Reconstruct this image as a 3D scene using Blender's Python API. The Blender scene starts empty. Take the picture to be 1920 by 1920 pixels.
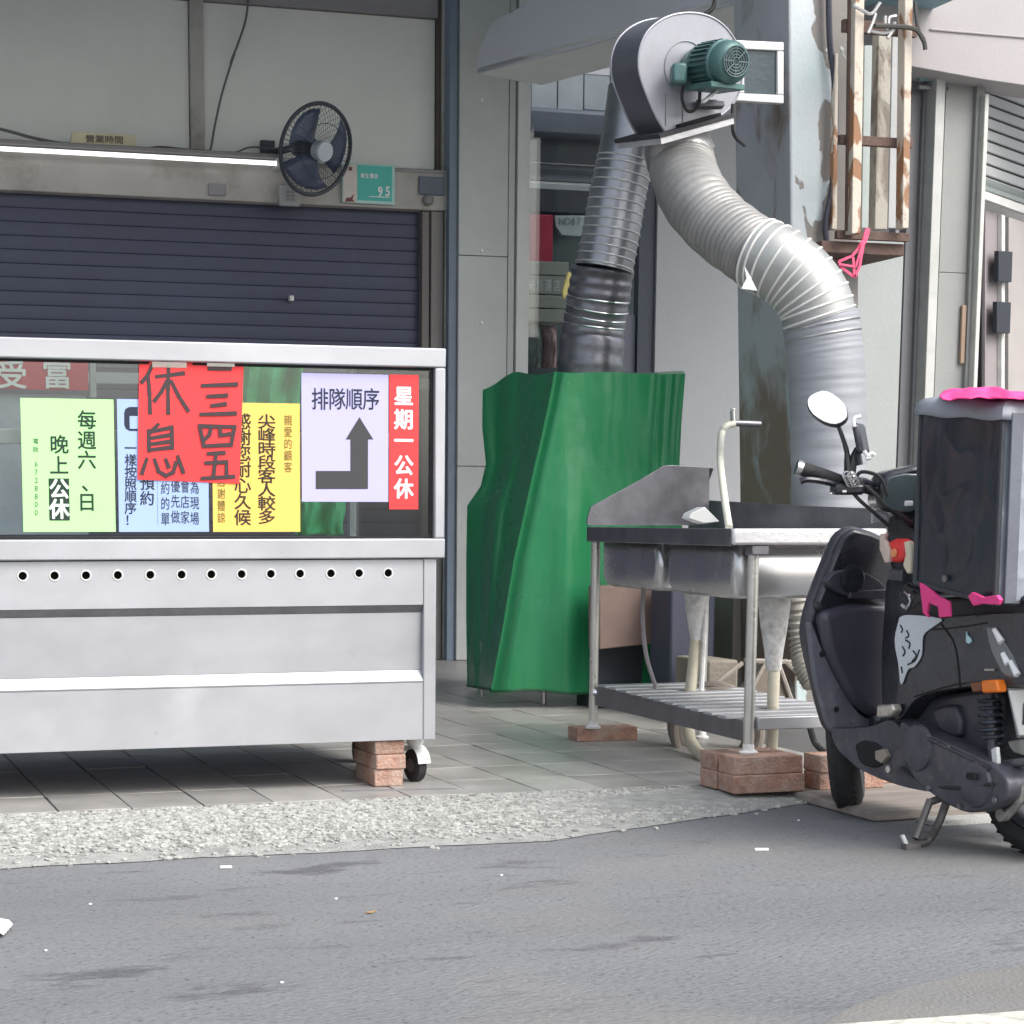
import bpy, math, random
from mathutils import Vector, Matrix, noise
random.seed(7)
SC = bpy.context.scene
COL = SC.collection
V = Vector
# ------------------------------------------------------------------ camera
CX, CY, FP, CAMH = 690.0, 1476.0, 3660.0, 0.8
PITCH = math.radians(7.801); YAW = math.radians(73.296)
F = V((math.cos(YAW), math.sin(YAW), 0)); R = V((math.sin(YAW), -math.cos(YAW), 0)); ZZ = V((0, 0, 1))
FPV = F*math.cos(PITCH) - ZZ*math.sin(PITCH); UP = ZZ*math.cos(PITCH) + F*math.sin(PITCH)
CAM = V((0, 0, CAMH))
cd = bpy.data.cameras.new('camera'); cam = bpy.data.objects.new('camera', cd); COL.objects.link(cam)
cam.matrix_world = Matrix(((R.x, UP.x, -FPV.x, 0), (R.y, UP.y, -FPV.y, 0), (R.z, UP.z, -FPV.z, CAMH), (0, 0, 0, 1)))
cd.sensor_width = 36; cd.lens = 36*FP/1920; cd.shift_x = (960-CX)/1920; cd.shift_y = (CY-960)/1920
cd.clip_start = 0.05; cd.clip_end = 500
SC.camera = cam
# ------------------------------------------------------------------ world and sun
SUN_EL, SUN_AZ = math.radians(47), math.radians(-55)     # high soft sun over the street, behind the camera
w = bpy.data.worlds.new('World'); SC.world = w; w.use_nodes = True
nt = w.node_tree; bg = nt.nodes['Background']
sky = nt.nodes.new('ShaderNodeTexSky'); sky.sky_type = 'NISHITA'; sky.sun_disc = False
sky.sun_elevation = SUN_EL; sky.sun_rotation = math.radians(145); sky.dust_density = 4; sky.air_density = 1.2
hs = nt.nodes.new('ShaderNodeHueSaturation'); hs.inputs['Saturation'].default_value = 0.45
nt.links.new(sky.outputs[0], hs.inputs['Color']); nt.links.new(hs.outputs[0], bg.inputs[0])
bg.inputs[1].default_value = 0.15
sl = bpy.data.lights.new('sun', 'SUN'); sl.energy = 0.75; sl.angle = math.radians(35); sl.color = (1, .97, .93)
so = bpy.data.objects.new('sun', sl); COL.objects.link(so)
sd = V((math.cos(SUN_AZ)*math.cos(SUN_EL), math.sin(SUN_AZ)*math.cos(SUN_EL), math.sin(SUN_EL)))
so.rotation_euler = sd.to_track_quat('Z', 'Y').to_euler(); so.location = (0, -5, 12)
SC.view_settings.view_transform = 'Standard'; SC.view_settings.look = 'None'
SC.view_settings.exposure = 0.95; SC.view_settings.gamma = 1.0; SC.view_settings.use_curve_mapping = False

# ------------------------------------------------------------------ measuring: where a sight line meets a plane of the place
def ray(x, y): return R*(x-CX) + UP*(CY-y) + FPV*FP
def onP(x, y, q, n):
    d = ray(x, y); return CAM + d*((V(q)-CAM).dot(n)/d.dot(n))
def onZ(x, y, z=0.0): return onP(x, y, (0, 0, z), ZZ)
def onY(x, y, Y): return onP(x, y, (0, Y, 0), V((0, 1, 0)))
def onD(x, y, D): return onP(x, y, F*D, F)
def XY(x, Y, y=975): return onY(x, y, Y).x
def ZY(x, y, Y): return onY(x, y, Y).z

# ------------------------------------------------------------------ materials
MATS = {}
def mat(name, col, rough=.6, metal=0.0, var=.12, scale=6, bump=.15, bscale=60, dirt=None, stretch=None, emis=0, coat=0, speck=None):
    if name in MATS: return MATS[name]
    m = bpy.data.materials.new(name); MATS[name] = m; m.use_nodes = True
    n = m.node_tree.nodes; L = m.node_tree.links; b = n['Principled BSDF']
    b.inputs['Roughness'].default_value = rough; b.inputs['Metallic'].default_value = metal
    if coat: b.inputs['Coat Weight'].default_value = coat; b.inputs['Coat Roughness'].default_value = .08
    g = n.new('ShaderNodeNewGeometry'); src = g.outputs['Position']
    if stretch:
        mp = n.new('ShaderNodeMapping'); mp.inputs['Scale'].default_value = stretch; L.new(src, mp.inputs[0]); src = mp.outputs[0]
    no = n.new('ShaderNodeTexNoise'); no.inputs['Scale'].default_value = scale; no.inputs['Detail'].default_value = 6; no.inputs['Roughness'].default_value = .6
    L.new(src, no.inputs['Vector'])
    cr = n.new('ShaderNodeValToRGB'); c = col
    cr.color_ramp.elements[0].position = .3; cr.color_ramp.elements[1].position = .7
    cr.color_ramp.elements[0].color = (c[0]*(1-var), c[1]*(1-var), c[2]*(1-var), 1)
    cr.color_ramp.elements[1].color = (min(1, c[0]*(1+var)), min(1, c[1]*(1+var)), min(1, c[2]*(1+var)), 1)
    L.new(no.outputs[0], cr.inputs[0]); out = cr.outputs[0]
    if dirt:
        dc, amt, ds = dirt[:3]
        n2 = n.new('ShaderNodeTexNoise'); n2.inputs['Scale'].default_value = ds; n2.inputs['Detail'].default_value = 8; n2.inputs['Roughness'].default_value = .65
        L.new(src, n2.inputs['Vector'])
        r2 = n.new('ShaderNodeValToRGB'); lo = dirt[3] if len(dirt) > 3 else .5; hi = dirt[4] if len(dirt) > 4 else .65
        r2.color_ramp.elements[0].position = lo; r2.color_ramp.elements[1].position = hi
        r2.color_ramp.elements[1].color = (amt, amt, amt, 1); L.new(n2.outputs[0], r2.inputs[0])
        mx = n.new('ShaderNodeMix'); mx.data_type = 'RGBA'; L.new(r2.outputs[0], mx.inputs['Factor']); L.new(out, mx.inputs['A'])
        mx.inputs['B'].default_value = (*dc, 1); out = mx.outputs['Result']
    if speck:
        for (scol, slo, shi, ssc) in speck:
            n4 = n.new('ShaderNodeTexNoise'); n4.inputs['Scale'].default_value = ssc; n4.inputs['Detail'].default_value = 2; L.new(g.outputs['Position'], n4.inputs['Vector'])
            r4 = n.new('ShaderNodeValToRGB'); r4.color_ramp.elements[0].position = slo; r4.color_ramp.elements[1].position = shi; L.new(n4.outputs[0], r4.inputs[0])
            m4 = n.new('ShaderNodeMix'); m4.data_type = 'RGBA'; L.new(r4.outputs[0], m4.inputs['Factor']); L.new(out, m4.inputs['A']); m4.inputs['B'].default_value = (*scol, 1); out = m4.outputs['Result']
    L.new(out, b.inputs['Base Color'])
    if rough < .95:
        rr = n.new('ShaderNodeMapRange'); rr.inputs['To Min'].default_value = max(.02, rough-.12); rr.inputs['To Max'].default_value = min(1, rough+.12)
        L.new(no.outputs[0], rr.inputs['Value']); L.new(rr.outputs[0], b.inputs['Roughness'])
    if bump:
        n3 = n.new('ShaderNodeTexNoise'); n3.inputs['Scale'].default_value = bscale; n3.inputs['Detail'].default_value = 4
        L.new(src, n3.inputs['Vector'])
        bp = n.new('ShaderNodeBump'); bp.inputs['Strength'].default_value = bump; bp.inputs['Distance'].default_value = .01
        L.new(n3.outputs[0], bp.inputs['Height']); L.new(bp.outputs[0], b.inputs['Normal'])
    if emis:
        b.inputs['Emission Color'].default_value = (1, 1, 1, 1); b.inputs['Emission Strength'].default_value = emis
    return m
def glass_mat(name, tint=(.9, .95, .95), refl=.12):
    m = bpy.data.materials.new(name); MATS[name] = m; m.use_nodes = True
    n = m.node_tree.nodes; L = m.node_tree.links; n.remove(n['Principled BSDF'])
    t = n.new('ShaderNodeBsdfTransparent'); t.inputs[0].default_value = (*tint, 1)
    g = n.new('ShaderNodeBsdfGlossy'); g.inputs['Roughness'].default_value = .03
    lw = n.new('ShaderNodeLayerWeight'); lw.inputs['Blend'].default_value = .35
    mr = n.new('ShaderNodeMapRange'); mr.inputs['To Min'].default_value = refl; mr.inputs['To Max'].default_value = .7
    L.new(lw.outputs['Fresnel'], mr.inputs['Value'])
    mx = n.new('ShaderNodeMixShader'); L.new(mr.outputs[0], mx.inputs[0]); L.new(t.outputs[0], mx.inputs[1]); L.new(g.outputs[0], mx.inputs[2])
    L.new(mx.outputs[0], n['Material Output'].inputs[0]); return m
def object_random(m, amt):
    """shift a material's brightness from piece to piece"""
    n = m.node_tree.nodes; L = m.node_tree.links; b = n['Principled BSDF']
    src = b.inputs['Base Color'].links[0].from_socket
    oi = n.new('ShaderNodeObjectInfo'); mr = n.new('ShaderNodeMapRange'); mr.inputs['To Min'].default_value = 1-amt; mr.inputs['To Max'].default_value = 1+amt
    L.new(oi.outputs['Random'], mr.inputs['Value'])
    h = n.new('ShaderNodeHueSaturation'); L.new(mr.outputs[0], h.inputs['Value']); L.new(src, h.inputs['Color']); L.new(h.outputs[0], b.inputs['Base Color'])
    return m

# ------------------------------------------------------------------ mesh building
WL = {}
class MB:
    def __init__(s): s.v = []; s.f = []
    def add(s, vs, fs):
        o = len(s.v); s.v += [V(p) for p in vs]; s.f += [tuple(i+o for i in q) for q in fs]; return s
    def box(s, a, b):
        (x0, y0, z0), (x1, y1, z1) = a, b
        x0, x1 = min(x0, x1), max(x0, x1); y0, y1 = min(y0, y1), max(y0, y1); z0, z1 = min(z0, z1), max(z0, z1)
        return s.add([(x0,y0,z0),(x1,y0,z0),(x1,y1,z0),(x0,y1,z0),(x0,y0,z1),(x1,y0,z1),(x1,y1,z1),(x0,y1,z1)],
              [(0,3,2,1),(4,5,6,7),(0,1,5,4),(1,2,6,5),(2,3,7,6),(3,0,4,7)])
    def obox(s, c, ax, h):
        c = V(c); p = []
        for k in (-1, 1):
            for j in (-1, 1):
                for i in (-1, 1): p.append(c + ax[0]*h[0]*i + ax[1]*h[1]*j + ax[2]*h[2]*k)
        return s.add(p, [(0,2,3,1),(4,5,7,6),(0,1,5,4),(1,3,7,5),(3,2,6,7),(2,0,4,6)])
    def prism(s, poly, off):
        n = len(poly); off = V(off)
        return s.add([V(p) for p in poly] + [V(p)+off for p in poly],
              [tuple(range(n)), tuple(range(2*n-1, n-1, -1))] + [(i, i+n, (i+1) % n + n, (i+1) % n) for i in range(n)])
    def tube(s, pts, r, n=12, cap=True):
        pts = [V(p) for p in pts]; k = len(pts)
        rr = r if isinstance(r, (list, tuple)) else [r]*k
        t0 = (pts[1]-pts[0]).normalized(); a = t0.orthogonal().normalized(); vs = []
        for i, p in enumerate(pts):
            t = (pts[min(i+1, k-1)] - pts[max(i-1, 0)])
            if t.length < 1e-9: t = t0
            t = t.normalized(); a = (a - t*a.dot(t)).normalized(); b = t.cross(a)
            for j in range(n):
                th = 2*math.pi*j/n; vs.append(p + (a*math.cos(th) + b*math.sin(th))*rr[i])
        fs = [(i*n+j, i*n+(j+1) % n, (i+1)*n+(j+1) % n, (i+1)*n+j) for i in range(k-1) for j in range(n)]
        if cap: fs += [tuple(range(n-1, -1, -1)), tuple(range((k-1)*n, k*n))]
        return s.add(vs, fs)
    def ring(s, c, ax, rad, r, n=32, m=8, sx=1, u=None):
        c = V(c); ax = ax.normalized(); u = (u or ax.orthogonal()).normalized(); w_ = ax.cross(u); vs = []
        for i in range(n):
            th = 2*math.pi*i/n; d = u*math.cos(th) + w_*math.sin(th)
            for j in range(m):
                ph = 2*math.pi*j/m; vs.append(c + d*(rad + r*math.cos(ph)) + ax*(r*sx*math.sin(ph)))
        return s.add(vs, [(i*m+j, i*m+(j+1) % m, ((i+1) % n)*m+(j+1) % m, ((i+1) % n)*m+j) for i in range(n) for j in range(m)])
    def lathe(s, c, ax, prof, n=24):
        c = V(c); ax = ax.normalized(); u = ax.orthogonal().normalized(); w_ = ax.cross(u); vs = []; k = len(prof)
        for (h, r) in prof:
            for i in range(n):
                th = 2*math.pi*i/n; vs.append(c + ax*h + (u*math.cos(th)+w_*math.sin(th))*max(r, 1e-4))
        fs = [(i*n+j, i*n+(j+1) % n, (i+1)*n+(j+1) % n, (i+1)*n+j) for i in range(k-1) for j in range(n)]
        return s.add(vs, fs + [tuple(range(n-1, -1, -1)), tuple(range((k-1)*n, k*n))])
    def grid(s, pts):   # rows of points
        r, c = len(pts), len(pts[0]); vs = [p for row in pts for p in row]
        return s.add(vs, [(i*c+j, i*c+j+1, (i+1)*c+j+1, (i+1)*c+j) for i in range(r-1) for j in range(c-1)])
    def build(s, name, m, parent=None, bevel=0, smooth=False, label=None, loc=None, solid=0, kind=None, seg=2):
        me = bpy.data.meshes.new(name)
        if parent is not None: off = WL[parent.name]; rel = V((0, 0, 0))
        else:
            if loc is None:
                xs = [p.x for p in s.v]; ys = [p.y for p in s.v]; loc = ((min(xs)+max(xs))/2, (min(ys)+max(ys))/2, min(p.z for p in s.v))
            off = V(loc); rel = off
        me.from_pydata([p-off for p in s.v], [], s.f); me.materials.append(m)
        import bmesh
        bm = bmesh.new(); bm.from_mesh(me); bmesh.ops.recalc_face_normals(bm, faces=bm.faces); bm.to_mesh(me); bm.free()
        if smooth:
            me.polygons.foreach_set('use_smooth', [True]*len(me.polygons))
            try: me.set_sharp_from_angle(angle=math.radians(38))
            except Exception: pass
        o = bpy.data.objects.new(name, me); COL.objects.link(o); o.location = rel
        if parent is not None: o.parent = parent
        WL[o.name] = off
        if solid:
            md = o.modifiers.new('solid', 'SOLIDIFY'); md.thickness = solid; md.offset = 0
        if bevel:
            md = o.modifiers.new('bevel', 'BEVEL'); md.width = bevel; md.segments = seg; md.limit_method = 'ANGLE'; md.angle_limit = math.radians(40)
            if not smooth:
                me.polygons.foreach_set('use_smooth', [True]*len(me.polygons))
                try: me.set_sharp_from_angle(angle=math.radians(60))
                except Exception: pass
        if label: o['label'] = label
        if kind: o['kind'] = kind
        return o
def thing(name, loc, label, cat, group=None):
    o = bpy.data.objects.new(name, None); COL.objects.link(o); o.location = loc; o.empty_display_size = .1
    WL[o.name] = V(loc); o['label'] = label; o['category'] = cat
    if group: o['group'] = group
    return o
def tag(o, label, cat, group=None):
    o['label'] = label; o['category'] = cat
    if group: o['group'] = group
    return o
def copy_piece(o, loc, parent=None, rot=None):
    c = o.copy(); COL.objects.link(c); c.location = loc
    if rot: c.rotation_euler = rot
    if parent is not None: c.parent = parent
    WL[c.name] = WL[o.name]; return c
def smoothpath(pts, k=6):
    pts = [V(p) for p in pts]; out = []
    q = [pts[0]*2-pts[1]] + pts + [pts[-1]*2-pts[-2]]
    for i in range(1, len(q)-2):
        a, b, c, d = q[i-1:i+3]
        for j in range(k):
            t = j/k; out.append(.5*((2*b) + (c-a)*t + (2*a-5*b+4*c-d)*t*t + (3*b-a-3*c+d)*t**3))
    out.append(pts[-1]); return out

# lettering: flat printed glyphs laid on a plane given by origin + two directions
TXT = bpy.data.curves.new('lettering_source', 'FONT'); TOB = bpy.data.objects.new('lettering_source', TXT); COL.objects.link(TOB)
GC = {}
def glyph_mesh(ch, bold):
    k = (ch, bold)
    if k not in GC:
        TXT.body = ch; TXT.offset = bold; TXT.resolution_u = 3
        bpy.context.view_layer.update(); dg = bpy.context.evaluated_depsgraph_get()
        me = bpy.data.meshes.new_from_object(TOB.evaluated_get(dg))
        GC[k] = ([v.co.copy() for v in me.vertices], [tuple(p.vertices) for p in me.polygons]); bpy.data.meshes.remove(me)
    return GC[k]
def put(mb, ch, c, w_, h_, ux=V((1, 0, 0)), uz=V((0, 0, 1)), bold=0.0, latin=False):
    vs, fs = glyph_mesh(ch, 0)
    ox, oy = ((min(v.x for v in vs)+max(v.x for v in vs))/2, (min(v.y for v in vs)+max(v.y for v in vs))/2) if latin else (.5, .38)
    nz = ux.cross(uz); sh = [(0, 0)] if bold <= 0 else [(0, 0), (bold, 0), (-bold, 0), (0, bold), (0, -bold), (bold*.7, bold*.7), (-bold*.7, -bold*.7), (bold*.7, -bold*.7), (-bold*.7, bold*.7)]
    for k, (ax_, ay_) in enumerate(sh):      # heavier print: the same glyph pressed a few times
        mb.add([V(c) + ux*((v.x-ox+ax_)*w_) + uz*((v.y-oy+ay_)*h_) + nz*(.00003*k) for v in vs], fs)

# ------------------------------------------------------------------ colours
ASPH = mat('asphalt', (.20, .207, .218), .85, var=.16, scale=1.3, bump=.9, bscale=160, dirt=((.085, .085, .10), .8, 8, .57, .66), stretch=(.35, 1, 1), speck=[((.25, .25, .25), .60, .75, 130), ((.09, .09, .10), .60, .75, 90), ((.24, .235, .22), .55, .75, 1.1)])
CONC = mat('pale_concrete', (.42, .42, .40), .9, var=.18, scale=8, bump=.5, bscale=70)
PEB = object_random(mat('pebbles', (.38, .385, .36), .8, var=.5, scale=38, bump=.3, bscale=200), .05)
TILE = object_random(mat('floor_tile', (.35, .34, .325), .38, var=.16, scale=5, bump=.08, bscale=30, dirt=((.2, .19, .18), .5, 7, .5, .75)), .12)
GROUT = mat('grout', (.10, .10, .10), .9)
STEEL = mat('stainless_steel', (.48, .49, .52), .45, .55, var=.10, scale=2.5, bump=.05, bscale=7, stretch=(1, 1, 1.6), dirt=((.40, .395, .40), .5, 2.2, .50, .78), speck=[((.36, .355, .35), .74, .86, 16), ((.58, .59, .62), .62, .85, 5)])
STEELP = mat('polished_steel', (.62, .62, .63), .2, .95, var=.12, scale=6, bump=.03, bscale=9)
STEELD = mat('dull_steel', (.22, .22, .24), .42, .8, var=.25, scale=8, bump=.05)
GALV = mat('galvanised_duct', (.50, .50, .50), .33, .85, var=.14, scale=9, bump=.12, bscale=40, dirt=((.33, .31, .29), .5, 6))
GALVD = mat('sooty_duct', (.20, .20, .225), .34, .75, var=.4, scale=5, bump=.15, bscale=30)
BLK = mat('black_plastic', (.022, .023, .032), .28, coat=.35, var=.25, scale=8, bump=.05, bscale=80, dirt=((.09, .09, .10), .5, 11, .5, .8))
BLK2 = mat('dusty_grey_plastic', (.046, .046, .062), .45, coat=.15, var=.25, scale=9, bump=.08, bscale=90, dirt=((.14, .14, .15), .5, 14, .5, .8))
BLK3 = mat('engine_grey', (.085, .087, .108), .42, .3, var=.3, scale=12, bump=.15, bscale=70, dirt=((.17, .16, .15), .5, 18))
RUB = mat('rubber', (.03, .03, .032), .75, var=.3, scale=20, bump=.3, bscale=120)
HOLE = mat('dark_inside', (.012, .012, .014), .8)
WALLG = mat('grey_wall_panel', (.78, .79, .76), .7, var=.05, scale=2, bump=.06)
LINT = mat('beige_lintel', (.46, .44, .42), .65, var=.1, scale=3, dirt=((.20, .17, .14), .6, 2.5))
FRAMEG = mat('grey_brown_frame', (.28, .265, .28), .6, var=.1)
SHUT = mat('blue_grey_shutter', (.062, .069, .115), .5, .2, var=.2, scale=2)
TEAL = mat('teal_ceiling', (.24, .38, .43), .7, var=.1)
PILR = object_random(mat('grey_stone_tile', (.48, .50, .495), .42, var=.09, scale=3, bump=.05), .05)
BEAMM = mat('grey_paint_beam', (.50, .51, .56), .6, var=.06, scale=2)
WHT = mat('white_paint', (.72, .73, .72), .5, var=.05, bump=.04)
PART = mat('partition_grey', (.36, .37, .39), .65, var=.07, scale=2)
CARD = mat('brown_board', (.24, .17, .145), .8, var=.15)
TARP = mat('green_tarp', (.024, .225, .09), .27, var=.12, scale=1.5, dirt=((.05, .21, .12), .4, 2.5, .48, .75), bump=.22, bscale=7)
BRICK = object_random(mat('red_brick', (.40, .225, .165), .88, var=.3, scale=25, bump=.7, bscale=120, dirt=((.50, .38, .32), .8, 14, .42, .62)), .16)
MOTOR = mat('green_motor_enamel', (.07, .15, .145), .42, .2, var=.2, scale=14, bump=.1)
BAGM = mat('black_bag_fabric', (.02, .026, .038), .34, var=.3, scale=10, bump=.4, bscale=12)
BAGG = mat('lit_bag_fabric', (.30, .33, .375), .45, var=.14, scale=7, bump=.5, bscale=10)  # light falling on the bag's rear face, put into a paler fabric colour
PINK = mat('pink_cloth', (.85, .06, .27), .6, var=.12, scale=9, bump=.5, bscale=20)
CREAM = mat('cream_plastic', (.62, .58, .46), .5, var=.12, scale=20)
PVC = mat('taped_white_plastic', (.74, .74, .73), .55, var=.2, scale=30, bump=.5, bscale=60, dirt=((.35, .33, .30), .6, 14))
RED = mat('red_print', (.75, .05, .045), .5, var=.03)
ORANGE = mat('orange_lens', (.9, .22, .02), .15, var=.05)
PWHITE = mat('white_print', (.85, .85, .86), .5, var=.02, bump=0)
INK = mat('black_ink', (.025, .025, .03), .6, var=.1, bump=0)
GLASS = glass_mat('clear_glass', (.86, .90, .90), .03)
LENS = glass_mat('clear_lens', (.8, .82, .84), .2)

# peeling paint: pale paint over grey render, edges with relief
def peel(name, paint, under, lo, hi, scale=3.2, tint=None, stretch=(1, 1, .6), ramp_z=None):
    m = mat(name, paint, .7, var=.08, scale=4, bump=.2, bscale=60)
    n = m.node_tree.nodes; L = m.node_tree.links; b = n['Principled BSDF']
    src = b.inputs['Base Color'].links[0].from_socket
    g = n.new('ShaderNodeNewGeometry'); mp = n.new('ShaderNodeMapping'); mp.inputs['Scale'].default_value = stretch; L.new(g.outputs['Position'], mp.inputs[0])
    no = n.new('ShaderNodeTexNoise'); no.inputs['Scale'].default_value = scale; no.inputs['Detail'].default_value = 5; no.inputs['Distortion'].default_value = .6; L.new(mp.outputs[0], no.inputs['Vector'])
    r = n.new('ShaderNodeValToRGB'); r.color_ramp.elements[0].position = lo; r.color_ramp.elements[1].position = hi
    fac = no.outputs[0]
    if ramp_z:
        sx = n.new('ShaderNodeSeparateXYZ'); L.new(g.outputs['Position'], sx.inputs[0])
        mr = n.new('ShaderNodeMapRange'); axis, a0, a1, t0, t1 = ramp_z
        mr.inputs['From Min'].default_value = a0; mr.inputs['From Max'].default_value = a1; mr.inputs['To Min'].default_value = t0; mr.inputs['To Max'].default_value = t1
        L.new(sx.outputs[axis], mr.inputs['Value']); ad = n.new('ShaderNodeMath'); ad.operation = 'ADD'; L.new(fac, ad.inputs[0]); L.new(mr.outputs[0], ad.inputs[1]); fac = ad.outputs[0]
    L.new(fac, r.inputs[0])
    if tint:
        n2 = n.new('ShaderNodeTexNoise'); n2.inputs['Scale'].default_value = 1.7; L.new(g.outputs['Position'], n2.inputs['Vector'])
        r2 = n.new('ShaderNodeValToRGB'); r2.color_ramp.elements[0].position = .45; r2.color_ramp.elements[1].position = .62; L.new(n2.outputs[0], r2.inputs[0])
        m2 = n.new('ShaderNodeMix'); m2.data_type = 'RGBA'; L.new(r2.outputs[0], m2.inputs['Factor']); L.new(src, m2.inputs['A']); m2.inputs['B'].default_value = (*tint, 1); src = m2.outputs['Result']
    mx = n.new('ShaderNodeMix'); mx.data_type = 'RGBA'; L.new(r.outputs[0], mx.inputs['Factor']); L.new(src, mx.inputs['A']); mx.inputs['B'].default_value = (*under, 1)
    L.new(mx.outputs['Result'], b.inputs['Base Color'])
    bp = n.new('ShaderNodeBump'); bp.invert = True; bp.inputs['Strength'].default_value = .5; bp.inputs['Distance'].default_value = .006
    L.new(r.outputs[0], bp.inputs['Height'])
    old = b.inputs['Normal'].links[0].from_socket; L.new(old, bp.inputs['Normal']); L.new(bp.outputs[0], b.inputs['Normal'])
    return m
kx_a, kx_b = XY(1500, 7.0, 260), XY(1562, 7.0, 260)
COLA = peel('peeling_column_paint', (.56, .60, .63), (.24, .225, .21), .585, .60, 5.0, tint=(.46, .57, .57), ramp_z=(0, kx_a, kx_b, -.08, .20))
COLB = peel('shaded_stained_side', (.43, .43, .48), (.21, .165, .135), .53, .72, 6.5, tint=(.38, .42, .435), ramp_z=(2, .9, 1.55, .30, 0))  # darker paint carries this side's shade; the brown stain is real
RUST = peel('rusty_white_paint', (.60, .54, .46), (.32, .17, .09), .50, .56, 11, stretch=(1, 1, .6))
RUSTD = mat('dark_rust', (.13, .085, .07), .85, var=.3, scale=20, bump=.4)

# ================================================================== SETTING
YW = 10.707
def struct(o): o['kind'] = 'structure'; return o
# road: one sheet to the horizon, with a slight camber
mb = MB(); mb.grid([[V((x, y, -.03)) for x in (-60, -20, -4, 0, 4, 20, 60)] for y in (-60, -30, -6, 0, 2, 4.66)]); struct(mb.build('road', ASPH, loc=(0, 0, -.03)))
mb = MB(); mb.grid([[V((x, y, -.0315)) for x in (-60, 60)] for y in (4.60, 60)]); struct(mb.build('ground', ASPH, loc=(0, 0, -.034)))
# painted line and worn bands
a, b_ = onZ(1500, 1925, -.026), onZ(2100, 1882, -.026)
dvec = (b_-a).normalized(); nrm = V((dvec.y, -dvec.x, 0))
if nrm.y > 0: nrm = -nrm
mb = MB(); mb.add([a-dvec*.0, b_+dvec*4, b_+dvec*4+nrm*.12, a+nrm*.12], [(0, 1, 2, 3)]); struct(mb.build('road_line', mat('worn_road_paint', (.62, .60, .52), .8, var=.12, scale=20, dirt=((.2, .2, .2), .6, 30))))
# dusty patch and repaired strip lying on the asphalt (their own outlines)
def patch(pts, z, name, m):
    mb = MB(); P = [onZ(x, y, z) for x, y in pts]; mb.add(P, [tuple(range(len(P)))]); return struct(mb.build(name, m))
patch([(1520, 1935), (1600, 1885), (1700, 1850), (1830, 1822), (2000, 1800), (2200, 1790), (2200, 1875), (1760, 1912), (1600, 1935)], -.0265, 'dusty_road_patch', mat('dusty_asphalt', (.20, .195, .185), .9, var=.1, scale=4, bump=.5, bscale=110, dirt=((.2, .2, .205), .7, 5)))
# tiled arcade floor: real tiles over a mortar bed
TW, TL = .205, .30
fl = struct(MB().box((-2.2, 5.365, -.06), (9.0, 12.6, -.008)).build('pavement', GROUT, loc=(0, 5.4, 0)))
base = None
y = 5.375; row = 0
while y < 8.6:
    x0 = -.1
    x = x0
    while x < (3.35 if y < 7 else 3.9):
        px = CX + FP*(V((x, y, 0))-CAM).dot(R)/(V((x, y, 0))-CAM).dot(FPV)
        if -330 < px < 1700:
            if base is None:
                base = MB().box((x, y, -.0075), (x+TW-.005, y+TL-.005, 0)).build('paving_tile', TILE, fl, bevel=.0015, seg=1); bx, by = x, y
            else:
                copy_piece(base, (x-bx + base.location.x, y-by, random.uniform(-.0015, .001)), fl)
        x += TW
    y += TL; row += 1
MB().box((-2.1, y, -.0078), (9.0, 12.5, -.0005)).build('far_tiling', TILE, fl)
# exposed stone-chip strip between floor and road
def edge_front(x): return 4.68 + .022*noise.noise(V((x*3.5, 0, 0))) + .012*noise.noise(V((x*14, 3, 0))) + (0 if x < 1.9 else (x-1.9)*.42)
def edge_back(x): return 5.36 + (.05*(x+.1) if x < 1.9 else .10) if x < 2.0 else 5.46 - (x-2)*.15
mb = MB(); rows = []
for k in range(9):
    t = k/8; rows.append([V((x*.025, edge_front(x*.025)*(1-t)+(5.363)*t, -.0295 + .023*min(1, t*1.6))) for x in range(-120, 122)])
mb.grid(rows); struct(mb.build('gravel_bed', mat('pebble_mortar', (.37, .38, .36), .9, var=.2, scale=24, bump=.9, bscale=120, dirt=((.24, .24, .23), .7, 16))))
import bmesh
bm0 = bmesh.new(); bmesh.ops.create_icosphere(bm0, subdivisions=1, radius=1); iv = [v.co.copy() for v in bm0.verts]; ifc = [tuple(v.index for v in f.verts) for f in bm0.faces]; bm0.free()
mb = MB()
for k in range(12000):
    x = random.uniform(.2, 2.98); t = random.random()**.8
    yf = edge_front(x) + .10 + .05*noise.noise(V((x*2.2, 5, 0))); yb = min(5.372, edge_back(x)+.02)
    if yb <= yf: continue
    y = yf + (yb-yf)*t - (.17*random.random()**2 if random.random() < .3 else 0)
    if random.random() > 1.15 - (1-t)*.55: continue
    r = random.uniform(.005, .0105); an = random.uniform(0, 6.28); z = -.0285 + .022*min(1, (y-edge_front(x))/.74*1.6) + .001
    M = Matrix.Rotation(an, 3, 'Z') @ Matrix.Rotation(random.uniform(-.4, .4), 3, 'X') @ Matrix.Diagonal((r*random.uniform(1, 1.7), r, r*random.uniform(.35, .7)))
    mb.add([M @ v + V((x, y, z)) for v in iv], ifc)
o = mb.build('gravel', PEB, loc=(1.5, 5, -.03)); o['kind'] = 'stuff'; tag(o, 'pale stone chips set along the edge between tiles and road', 'gravel')
# loose slab edge at the cabinet's corner
a = onZ(645, 1484, 0); b_ = onZ(862, 1480, 0)
tag(MB().prism([a, b_, V((b_.x, b_.y+.035, 0)), V((a.x, a.y+.035, 0))], (0, 0, -.024)).build('edging_slab', mat('grey_edging', (.2, .2, .21), .8), bevel=.002), 'narrow grey edging slab at the tile edge below the bricked cabinet corner', 'slab')
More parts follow.
